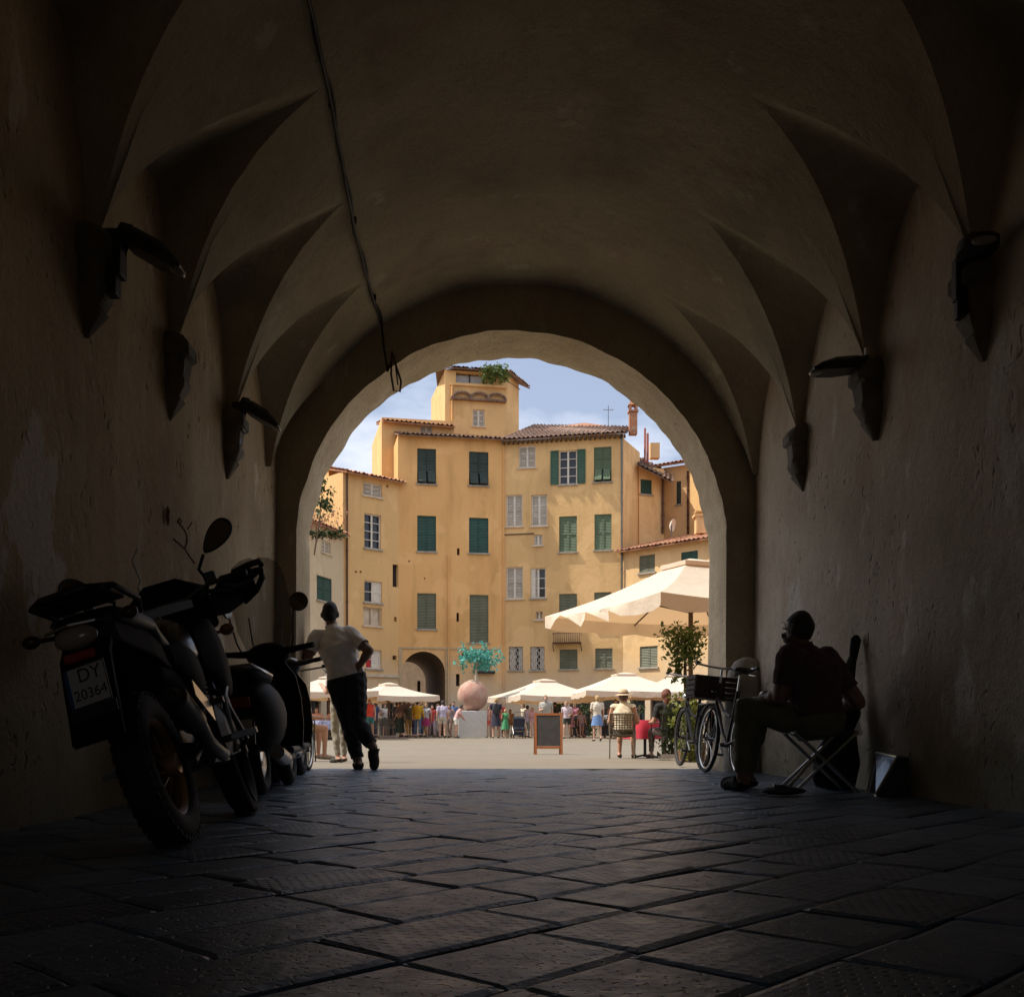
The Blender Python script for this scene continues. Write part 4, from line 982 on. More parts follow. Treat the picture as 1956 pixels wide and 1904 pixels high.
    if shoes:
        for sg in [i for i, x in enumerate(names) if x == 'foot']: shell('shoe', lab == sg, .018 if fingers else .006, cm(shoes))
    if hair:
        rel = co - np.array(hd); fwd = rel @ np.array(fr); z = rel[:, 2]
        sel = (label_n == 'head') & (z > -.075) & ((fwd < .035 - np.clip(z, -.1, .02)*.0) | (z > .06)) & ~((fwd > .045) & (z < .055)) & ((z > -.035) | (fwd < -.02))
        ho = shell('hair', sel, .011 if not hair_long else .018, mat('hair_%d_%d' % (int(hair[0]*255), int(hair[2]*255)), hair, .7, var=.3, scale=40, bump=.4, bscale=90))
        if hair_long and ho:
            q = MB(); q.ell((hd - fr*.075 - up*(.07 + hair_long/2))*S, (.075*S, .04*S, (.10 + hair_long/2)*S), M3); q.build('ponytail', ho.data.materials[0], t, smooth=80)
    if hat:
        q = MB(); kind, c = hat; o_ = hd + up*.065
        if kind == 'brim': q.lathe([(.001, .085), (.06, .082), (.088, .05), (.094, .0), (.096, -.012), (.165, -.035), (.167, -.04), (.10, -.02), (.09, -.01)], o_*S, 24, M3)
        else: q.lathe([(.001, .07), (.06, .06), (.09, .02), (.094, -.02)], o_*S, 20, M3); q.ell((o_ + fr*.12 - up*.012)*S, (.07, .07, .012), M3)
        q.build('hat', cm(c), t, smooth=60)
        if kind == 'brim': q = MB(); q.lathe([(.0925, .016), (.097, .014), (.099, -.004), (.096, -.006)], o_*S, 24, M3, False); q.build('hat_band', cm((.08, .05, .04)), t)
    t['_S'] = S
    return t
def crowd(px, d, label, rz, J=None, **k):
    if J is None:
        q = random.Random(int(px*7)); s_ = q.uniform(.05, .2)*q.choice((-1, 1)); a = q.uniform(-.05, .22); lean = q.uniform(-.03, .05); J = {}
        for X, sg in (('R', 1), ('L', -1)):
            g = 1 if X == 'R' else -1; J['an'+X] = (.10*g, -.03 + s_*sg, .085 + (.05 if s_*sg < -.1 else 0)); J['kn'+X] = (.10*g, .04 + s_*sg*.6, .50); J['to'+X] = (.12*g, .14 + s_*sg, .03)
            if q.random() < .4: J['el'+X] = (.24*g, .02, 1.15); J['wr'+X] = (.16*g, .24 + a*.4, 1.10 + a)
            else: J['wr'+X] = (.26*g, .05 - s_*sg*.8, .91); J['el'+X] = (.24*g, -.03 - s_*sg*.3, 1.14)
        J.update(chest=(q.uniform(-.02, .02), lean, 1.30), neck=(q.uniform(-.02, .02), lean*1.5, 1.47), head=(q.uniform(-.03, .03), .03 + lean*2, 1.62))
    return human(label, (PX(px, d), d, G(d)), rz, J, **k)
GC = 'people strolling across the piazza'
# ------------------------------------------------------------------ bicycles
def wheel(par, c, r, tyre, spokes=20, rimm=CHROME, tm=RUBBER, w_=.6, hubr=.02):
    b = MB(); b.torus(c, r-tyre, tyre, 'X', 44, 8); wo = b.build('tyre', tm, par, smooth=60)
    b = MB(); b.torus(c, r-tyre*2.1, tyre*.55, 'X', 44, 8, 1.3)
    rr = random.Random(int(c[1]*100))
    b.build('rim', rimm, wo, smooth=60)
    b = MB()
    for k in range(spokes):
        a = 2*math.pi*k/spokes; s_ = 1 if k % 2 else -1; a2 = a + .5*s_
        b.tube([(c[0]+s_*hubr, c[1]+hubr*math.cos(a2), c[2]+hubr*math.sin(a2)), (c[0], c[1]+(r-tyre*2.3)*math.cos(a), c[2]+(r-tyre*2.3)*math.sin(a))], .0022 if tyre < .04 else .004, 4)
    b.tube([(c[0]-.05, c[1], c[2]), (c[0]+.05, c[1], c[2])], hubr, 10); b.build('spokes', rimm, wo)
    return wo
def bicycle(label, loc, rz, lean, m, rimm=CHROME, group='bicycles leaning by the arch'):
    t = thing('bicycle', label, 'bicycle', loc, (0, lean, rz), group); r = .335
    rear, front = (0, 0, r), (0, 1.06, r); bb = Vector((0, .44, .28)); st = Vector((0, .28, .78)); ht = Vector((0, .86, .88)); hb = Vector((0, .91, .66))
    wheel(t, rear, r, .02, rimm=rimm); wheel(t, front, r, .02, rimm=rimm)
    b = MB(); b.tube([bb, st], .016); b.tube([ht, hb], .019); b.tube([hb + Vector((0,0,.02)), Vector((0, .62, .40)), bb], .017); b.tube([hb + Vector((0, 0, .10)), Vector((0, .66, .60)), Vector((0, .42, .55))], .014)
    for s_ in (-.05, .05):
        b.tube([bb + Vector((s_*.5, 0, 0)), Vector(rear) + Vector((s_, 0, 0))], .009); b.tube([st - Vector((0, 0, .08)), Vector(rear) + Vector((s_, 0, 0))], .008)
        b.tube([hb, hb + Vector((s_*.9, .02, -.05)), Vector((s_, 1.0, .5)), Vector(front) + Vector((s_, 0, 0))], .011)
    b.build('frame', m, t, smooth=50)
    for c in (rear, front):
        b = MB()
        for h in range(1):
            pts = [(0, c[1] + (r+.022)*math.cos(a), c[2] + (r+.022)*math.sin(a)) for a in [R(20 + k*(150/14)) for k in range(15)]]
            b.loft([[Vector(p) + Vector((x, 0, -abs(x)*.25)) for x in (-.026, 0, .026)] + [Vector(p) + Vector((x, 0, -abs(x)*.25-.003)) for x in (.026, 0, -.026)] for p in pts])
        b.build('mudguard', m, t, smooth=50)
    b = MB(); b.tube([ht, ht + Vector((0, -.01, .14))], .013); hc = ht + Vector((0, -.01, .14))
    b.tube([hc + Vector((-.29, -.17, .02)), hc + Vector((-.27, -.04, .02)), hc + Vector((-.12, .03, .01)), hc, hc + Vector((.12, .03, .01)), hc + Vector((.27, -.04, .02)), hc + Vector((.29, -.17, .02))], .011); hbar = b.build('handlebar', CHROME, t, smooth=50)
    b = MB(); 
    for s_ in (-1, 1): b.tube([hc + Vector((s_*.285, -.10, .02)), hc + Vector((s_*.29, -.19, .02))], .016)
    b.build('grips', BLACKP, hbar)
    b = MB()
    for s_ in (-1, 1): b.tube([hc + Vector((s_*.25, -.01, .01)), hc + Vector((s_*.28, .03, -.03)), hc + Vector((s_*.30, -.10, -.045))], .006, 6)
    b.build('brake_levers', CHROME, hbar)
    b = MB(); b.tube([st, st + Vector((0, -.02, .14))], .012); b.build('seat_post', CHROME, t)
    b = MB(); so_ = st + Vector((0, -.02, .17)); rings = []
    for y, w2, z in ((-.14, .03, .0), (-.12, .09, .015), (-.05, .095, .02), (.03, .045, .01), (.10, .022, .005), (.14, .015, -.01)): rings.append([so_ + Vector((w2*math.cos(a), y, z + .025*math.sin(a))) for a in [2*math.pi*k/12 for k in range(12)]])
    b.loft(rings).build('saddle', SEATM, t, smooth=60)
    b = MB(); b.lathe([(.09, -.004), (.09, .004)], bb + Vector((.045, 0, 0)), 24, Matrix.Rotation(R(90), 3, 'Y'))
    for s_, a in ((1, .6), (-1, .6+math.pi)):
        p = bb + Vector((s_*.07, .165*math.cos(a), .165*math.sin(a))); b.tube([bb + Vector((s_*.07, 0, 0)), p], .009); b.box(p + Vector((s_*.05, 0, 0)), (.09, .07, .022))
    b.tube([bb - Vector((.07, 0, 0)), bb + Vector((.07, 0, 0))], .02); b.build('crankset', STEEL, t)
    b = MB(); b.tube([(.03, .1, .70), (.03, -.28, .68), (-.03, -.28, .68), (-.03, .1, .70)], .006, 6); b.tube([(.05, 0, r), (.05, -.16, .68)], .006, 6); b.tube([(-.05, 0, r), (-.05, -.16, .68)], .006, 6); b.box((0, -.08, .69), (.11, .36, .01)); b.build('rear_rack', STEEL, t)
    b = MB(); b.ell((0, -.34, .60), (.025, .015, .025)); b.build('rear_reflector', REDGL, t, smooth=60)
    b = MB(); b.ell((0, 1.02, .80), (.035, .05, .04)); b.build('headlamp', CHROME, t, smooth=60)
    return t
# ------------------------------------------------------------------ motorcycle nearest the camera
def mirror(b, base, tip, rx, ry, n=18, face=None):
    pass
def motorcycle():
    t = thing('motorcycle', 'big dark motorcycle with hand guards and bronze rear rim, nearest the camera at left', 'motorcycle', (-1.11, 3.88, 0), (0, R(-18), R(2))); t.scale = (.97, .97, .97)
    RR, RF = .305, .315; ra, fa = Vector((0, 0, RR)), Vector((0, 1.42, RF))
    for nm, c, r, ty, rim_m in (('rear_wheel', ra, RR, .072, GOLD), ('front_wheel', fa, RF, .058, MATTE)):
        Mx = Matrix.Translation(c) @ (Matrix.Rotation(R(5), 4, 'Z') if nm == 'front_wheel' else Matrix()) @ Matrix.Translation(-c)
        b = MB(); b.torus(c, r-ty*.82, ty, 'X', 48, 12)
        rr = random.Random(3)
        for k in range(44):
            a = 2*math.pi*k/44
            for s_ in (-.55, -.18, .2, .56):
                q = Matrix.Translation(c) @ Matrix.Rotation(a + s_*.12, 4, 'X') @ Matrix.Translation((s_*ty*1.15, 0, r + ty*.14 - abs(s_)*ty*.42)); b.box((0, 0, 0), (ty*.36, .022, .016), M=q)
        bmesh.ops.transform(b.bm, matrix=Mx, verts=b.bm.verts); wo = b.build('tyre', RUBBER, t, smooth=40); wo.name = nm
        b = MB()
        R2 = r - ty*1.50
        b.loft([[Vector(c) + Vector((h, q*math.cos(a), q*math.sin(a))) for h, q in ((-.060, R2+.012), (-.066, R2+.034), (-.03, R2-.004), (.03, R2-.004), (.066, R2+.034), (.060, R2+.012), (.03, R2-.022), (-.03, R2-.022))] for a in [2*math.pi*k/48 for k in range(48)]], False, True)
        bmesh.ops.transform(b.bm, matrix=Mx, verts=b.bm.verts); b.build('rim', rim_m, wo, smooth=40)
        b = MB()
        for k in range(18):
            a = 2*math.pi*k/18; s_ = 1 if k % 2 else -1
            b.tube([c + Vector((s_*.04, .045*math.cos(a+.5*s_), .045*math.sin(a+.5*s_))), c + Vector((0, (R2-.01)*math.cos(a), (R2-.01)*math.sin(a)))], .0045, 5)
        b.tube([c - Vector((.09, 0, 0)), c + Vector((.09, 0, 0))], .04, 14); b.lathe([(.05, -.003), (.13, -.003), (.13, .003), (.05, .003)], c + Vector((-.075, 0, 0)), 28, Matrix.Rotation(R(90), 3, 'Y'), False)
        bmesh.ops.transform(b.bm, matrix=Mx, verts=b.bm.verts); b.build('spokes', rim_m, wo, smooth=40)
    b = MB()
    for s_ in (-1, 1):
        b.tube([(s_*.13, .05, RR-.01), (s_*.13, .30, .38), (s_*.12, .48, .40)], [.022, .028, .032], 10)
    b.box((0, .44, .40), (.26, .06, .07)); b.build('swingarm', ENGM, t, smooth=40)
    b = MB()                                                     # frame, engine
    for s_ in (-1, 1):
        b.tube([(s_*.10, .35, .74), (s_*.13, .55, .66), (s_*.10, .95, .86), (s_*.05, 1.05, .95)], .02, 8); b.tube([(s_*.12, .46, .40), (s_*.14, .42, .66)], .02, 8); b.tube([(s_*.11, .5, .30), (s_*.14, .95, .32), (s_*.09, 1.04, .75)], .018, 8)
        b.tube([(s_*.08, .45, .72), (s_*.10, -.12, .80), (s_*.07, -.28, .82)], .014, 8)
    b.build('frame', BLACK, t, smooth=40)
    b = MB(); b.box((0, .66, .46), (.30, .40, .26)); b.box((0, .66, .32), (.24, .34, .08)); b.lathe([(.0, -.03), (.13, -.03), (.13, .02), (.05, .04), (0, .04)], (.16, .62, .42), 20, Matrix.Rotation(R(90), 3, 'Y'))
    for k in range(7): b.box((0, .80, .55 + k*.024), (.22, .22, .009))
    b.box((0, .80, .63), (.15, .15, .18)); b.box((.16, .80, .40), (.04, .14, .12)); b.box((-.16, .80, .40), (.04, .14, .12)); b.build('engine', ENGM, t, bevel=.012)
    b = MB(); rings = []                                         # tank
    for y, w2, z0, z1 in ((.42, .07, .74, .82), (.50, .13, .70, .92), (.66, .17, .68, .99), (.84, .165, .70, 1.0), (.96, .12, .76, .97), (1.02, .06, .82, .92)):
        zc, hz = (z0+z1)/2, (z1-z0)/2; rings.append([Vector((w2*math.cos(a)*(1.0 if math.sin(a) < 0 else .92), y, zc + hz*math.sin(a))) for a in [2*math.pi*k/18 for k in range(18)]])
    b.loft(rings).build('fuel_tank', BLACK, t, smooth=60)
    b = MB(); b.lathe([(.0, .012), (.035, .012), (.04, 0)], (0, .74, .992), 16); b.build('filler_cap', CHROME, t, smooth=40)
    b = MB(); rings = []                                         # seat
    for y, w2, z, h in ((-.30, .10, .875, .02), (-.26, .13, .885, .035), (-.05, .15, .875, .045), (.08, .155, .865, .04), (.14, .15, .83, .045), (.32, .13, .80, .045), (.48, .09, .82, .05), (.52, .06, .83, .03)):
        rings.append([Vector((w2*math.copysign(abs(math.cos(a))**.6, math.cos(a)), y, z + h*math.copysign(abs(math.sin(a))**.7, math.sin(a)))) for a in [2*math.pi*k/18 for k in range(18)]])
    b.loft(rings).build('seat', SEATM, t, smooth=60)
    b = MB(); b.loft([[(x, y, z) for x, z in ((-w2, z0), (w2, z0), (w2*.9, z1), (-w2*.9, z1))] for y, w2, z0, z1 in ((-.40, .075, .79, .85), (-.30, .11, .77, .86), (0, .145, .72, .84), (.35, .13, .66, .80))]); b.build('tail_fairing', MATTE, t, bevel=.012)
    b = MB(); rings = []
    for y, w2, z0, z1 in ((.10, .12, .60, .76), (.30, .15, .50, .80), (.50, .16, .50, .80), (.64, .13, .56, .76)):
        zc, hz = (z0+z1)/2, (z1-z0)/2; rings.append([Vector((w2*math.cos(a), y, zc + hz*math.sin(a))) for a in [2*math.pi*k/16 for k in range(16)]])
    b.loft(rings).build('battery_cover', MATTE, t, smooth=60)
    b = MB()
    for s_ in (-1, 1): b.tube([(s_*.12, .02, .90), (s_*.15, -.05, .955), (s_*.15, -.34, .965), (s_*.08, -.43, .965), (0, -.44, .965)], .013, 8)
    b.box((0, -.28, .955), (.26, .24, .014)); b.build('luggage_rack', IRON, t, smooth=40)
    b = MB()                                                     # rear mudguard carrying lamp and plate
    pts = [(-.34, .80), (-.42, .74), (-.47, .64), (-.52, .52), (-.56, .44)]
    b.loft([[(-.09, y, z), (.09, y, z), (.09, y+.02, z-.01), (-.09, y+.02, z-.01)] for y, z in pts]); b.build('rear_mudguard', MATTE, t)
    b = MB(); b.ell((0, -.445, .805), (.078, .035, .042), None, 18, 11); tl = b.build('tail_lamp', LENS, t, smooth=60)
    b = MB(); b.box((0, -.47, .735), (.11, .03, .035)); b.build('red_lens', REDGL, tl, bevel=.008)
    b = MB(); b.tube([(-.09, -.475, .838), (0, -.487, .845), (.09, -.475, .838)], .006, 6); b.build('chrome_trim', CHROME, tl)
    Mp = Matrix.Translation((.015, -.535, .625)) @ Matrix.Rotation(R(-14), 4, 'X') @ Matrix.Rotation(R(-5), 4, 'Z') @ Matrix.Scale(.84, 4)
    b = MB(); b.box((0, 0, 0), (.178, .006, .178), M=Mp); pl = b.build('licence_plate', PLATEM, t, bevel=.006)
    b = MB(); b.box((-.079, -.0045, .0), (.018, .002, .17), M=Mp); b.build('plate_band', BLUEP, pl)
    b = MB()
    for x0, x1, z0, z1 in ((-.089, .089, .083, .089), (-.089, .089, -.089, -.083), (-.089, -.084, -.083, .083), (.084, .089, -.083, .083)): b.box(((x0+x1)/2, -.004, (z0+z1)/2), (x1-x0, .004, z1-z0), M=Mp)
    b.box((0, .004, -.115), (.20, .006, .05), M=Mp); b.build('plate_holder', BLACKP, pl)
    for s_, sz, pos in (('DY', .082, (.018, -.0046, .042)), ('20364', .062, (.008, -.0046, -.038))):
        me = text_mesh(s_, sz, .0012); me.transform(Mp @ Matrix.Translation(pos) @ Matrix.Rotation(R(90), 4, 'X') @ Matrix.Scale(.92, 4, (1, 0, 0))); link('plate_lettering', me, INK, pl)
    for s_ in (-1, 1):
        b = MB(); b.tube([(s_*.09, -.36, .84), (s_*.155, -.36, .85)], .009, 8); b.ell((s_*.18, -.36, .852), (.032, .028, .024)); b.build('turn_signal', mat('smoked_lens', (.05, .02, .012), .3), t, smooth=60)
    b = MB(); b.tube([(.13, .75, .32), (.17, .45, .30), (.18, .2, .36), (.19, .02, .46)], [.025, .028, .03, .045], 12); b.tube([(.19, .02, .44), (.20, -.22, .53)], [.052, .054], 16); b.tube([(.20, -.22, .53), (.20, -.25, .54)], [.04, .024], 12); b.build('exhaust', mat('dull_exhaust', (.09, .085, .08), .4, .8), t, smooth=40)
    b = MB()
    for k in (0,): b.loft([[(.265, y, z) for y, z in ((-.16, .52), (.04, .42), (.06, .49), (-.14, .58))], [(.27, y, z) for y, z in ((-.16, .52), (.04, .42), (.06, .49), (-.14, .58))]])
    b.build('heat_shield', CHROME, t)
    # fork, handlebar, guards, mirrors turn together by the steering angle
    Ms = Matrix.Translation((0, 1.10, .9)) @ Matrix.Rotation(R(5), 4, 'Z') @ Matrix.Translation((0, -1.10, -.9))
    def sb(b, nm, m, par=None, **k):
        bmesh.ops.transform(b.bm, matrix=Ms, verts=b.bm.verts); return b.build(nm, m, par or t, **k)
    b = MB()
    for s_ in (-1, 1): b.tube([(s_*.10, 1.42, RF), (s_*.10, 1.28, .66)], .030, 12); b.tube([(s_*.10, 1.28, .66), (s_*.10, 1.09, 1.08)], .022, 12)
    b.box((0, 1.14, .96), (.26, .07, .05)); b.box((0, 1.08, 1.08), (.26, .08, .04)); sb(b, 'fork', STEEL, smooth=40)
    b = MB(); b.loft([[(x, y, z) for x, z in ((-w2, zz-.02), (-w2*.7, zz+.012), (w2*.7, zz+.012), (w2, zz-.02))] for y, w2, zz in ((1.02, .05, .66), (1.15, .07, .74), (1.4, .075, .76), (1.62, .06, .72), (1.75, .03, .66))]); sb(b, 'front_mudguard', BLACKP)
    b = MB(); b.tube([(-.43, .95, 1.13), (-.24, 1.02, 1.145), (-.10, 1.08, 1.11), (.10, 1.08, 1.11), (.24, 1.02, 1.145), (.43, .95, 1.13)], .013, 10); hb = sb(b, 'handlebar', STEEL, smooth=40)
    b = MB()
    for s_ in (-1, 1):
        b = MB(); b.tube([(s_*.30, .995, 1.14), (s_*.43, .95, 1.13)], .020, 10); sb(b, 'grip', RUBBER, hb, smooth=40)
        b = MB()                                                 # hand guard loop, open at the outer end
        out = [(.20, 1.14, 1.10), (.27, 1.17, 1.165), (.36, 1.15, 1.19), (.45, 1.08, 1.19), (.50, .98, 1.17), (.51, .93, 1.14)]; inn = [(.20, 1.14, 1.00), (.28, 1.17, 1.00), (.37, 1.15, 1.03), (.45, 1.08, 1.06), (.495, .98, 1.09), (.50, .93, 1.115)]
        for k in range(5):
            q = [out[k], out[k+1], inn[k+1], inn[k]]
            if k >= 3: continue
            q = [Vector((s_*x, y, z)) for x, y, z in q]; off = Vector((0, -.008, 0)); b.loft([q, [p+off for p in q]])
        for e_ in (out, inn): b.tube([Vector((s_*x, y, z)) for x, y, z in e_[2:]], [.016, .017, .016, .013], 8)
        b.tube([Vector((s_*x, y, z)) for x, y, z in ((.22, 1.08, 1.12), (.36, 1.12, 1.09), (.50, .97, 1.13), (.45, .945, 1.13))], .013, 8); sb(b, 'hand_guard', BLACKP, hb)
        b = MB(); b.tube([(s_*.30, 1.00, 1.13), (s_*.36, .99, 1.09), (s_*.44, 1.03, 1.105)], .007, 6); sb(b, 'lever', STEEL, hb)
        b = MB(); dz = -.045 if s_ > 0 else -.12
        b.tube([(s_*.24, 1.02, 1.15), (s_*.215, .99, 1.24+dz*.5), (s_*.26, .96, 1.32+dz)], .009, 8)
        c = Vector((s_*.335, .945, 1.375+dz)); ax = Vector((s_*.075, -.01, .055)).normalized(); nrm = Vector((0, -1, .1)).normalized(); sd = nrm.cross(ax).normalized(); nrm = ax.cross(sd)
        Mm = Matrix((ax, sd, nrm)).transposed(); pts = []
        def teardrop(r_, h): return [c + Mm @ Vector((r_*(.10*math.cos(a) + .015), r_*.052*math.sin(a)*(1 + .35*math.cos(a)), h)) for a in [2*math.pi*k/24 for k in range(24)]]
        b.loft([teardrop(.6, -.022), teardrop(.95, -.016), teardrop(1, 0), teardrop(.97, .006)])
        mo = sb(b, 'mirror', BLACKP, hb, smooth=50)
        b = MB(); b.loft([teardrop(.88, .0065), teardrop(.86, .008)]); sb(b, 'mirror_glass', mat('mirror_glass', (.25, .22, .19), .06, 1.0, .02), mo)
    b = MB(); b.box((-.34, 1.0, 1.165), (.05, .05, .07)); b.box((.25, 1.03, 1.175), (.06, .05, .05)); sb(b, 'brake_reservoir', BLACKP, hb, bevel=.008)
    b = MB(); b.loft([[(-.22*s, y0, .96), (.22*s, y0, .96), (.21*s, y0+.08, 1.17), (.10*s, y0+.09, 1.235), (-.10*s, y0+.09, 1.235), (-.21*s, y0+.08, 1.17)] for s, y0 in ((.8, 1.02), (1, 1.10), (.9, 1.20), (.5, 1.30))]); sb(b, 'dashboard_cowl', MATTE)
    b = MB(); b.ell((0, 1.26, .98), (.115, .11, .12), None, 18, 12); hl = sb(b, 'headlight', BLACKP, smooth=60)
    b = MB(); b.lathe([(.0, .02), (.09, .012), (.105, 0)], (0, 1.335, .98), 20, Matrix.Rotation(R(-90), 3, 'X')); sb(b, 'headlight_glass', LENS, hl, smooth=60)
    for s_ in (-1, 1):
        b = MB(); b.tube([(s_*.12, 1.2, .93), (s_*.21, 1.2, .93)], .009, 6); b.ell((s_*.24, 1.19, .93), (.04, .045, .03)); sb(b, 'turn_signal', mat('amber_lens', (.3, .12, .03), .3), smooth=60)
        b = MB(); b.tube([(s_*.14, .46, .36), (s_*.30, .44, .36)], .016, 8); b.box((s_*.29, .44, .36), (.11, .04, .025)); b.build('footpeg', STEEL, t)
        b = MB(); b.tube([(s_*.14, .15, .50), (s_*.22, .12, .50), (s_*.31, .12, .50)], .014, 8); b.build('passenger_peg', STEEL, t)
        b = MB(); rings = []
        for y, x, z, h, tk in ((.22, .13, .74, .05, .02), (.34, .155, .71, .10, .03), (.48, .165, .68, .11, .03), (.56, .15, .68, .06, .02)): rings.append([Vector((s_*(x + tk*math.cos(a)), y, z + h*math.sin(a))) for a in [2*math.pi*k/14 for k in range(14)]])
        b.loft(rings).build('side_panel', MATTE, t, smooth=60)
        b = MB(); rings = []
        for y, x, z, h, tk in ((.70, .15, .80, .10, .02), (.84, .185, .78, .18, .035), (.98, .185, .78, .20, .04), (1.10, .16, .84, .14, .03), (1.18, .13, .90, .06, .02)): rings.append([Vector((s_*(x + tk*math.cos(a)), y, z + h*math.sin(a))) for a in [2*math.pi*k/16 for k in range(16)]])
        b.loft(rings).build('radiator_shroud', MATTE, t, smooth=60)
        b = MB()
        for q in range(3): b.tube([(s_*.05, .5+.08*q, .66), (s_*(.17+.01*q), .6+.1*q, .60), (s_*.15, .72+.1*q, .44-.05*q), (s_*.10, .95, .40)], .007, 5)
        b.tube([(s_*.06, 1.08, 1.10), (s_*.16, 1.18, 1.02), (s_*.14, 1.12, .80), (s_*.08, .98, .78)], .007, 5); b.tube([(s_*.24, 1.02, 1.13), (s_*.18, 1.18, 1.10), (s_*.09, 1.2, .92)], .006, 5); b.build('cables', BLACKP, t)
        b = MB(); b.tube([(s_*.19, .66, .30), (s_*.21, .66, .55), (s_*.19, .9, .62), (s_*.12, .98, .75)], .014, 8); b.tube([(s_*.21, .66, .55), (s_*.20, .95, .36), (s_*.15, .98, .32)], .014, 8); b.build('crash_bar', STEEL, t, smooth=40)
    b = MB(); b.tube([(-.12, .6, .28), (-.27, .62, .075)], .014, 8); b.box((-.275, .62, .073), (.06, .05, .01)); b.build('side_stand', STEEL, t)
    b = MB(); b.tube([(.0, .3, .55), (.02, .32, .78)], .03, 10); b.tube([(.0, .3, .56), (.02, .32, .77)], [.046]*2, 12); b.build('rear_spring', STEEL, t)
    b = MB(); b.box((.115, .3, .40), (.015, .52, .05)); b.build('chain_guard', BLACKP, t)
    return t
motorcycle()

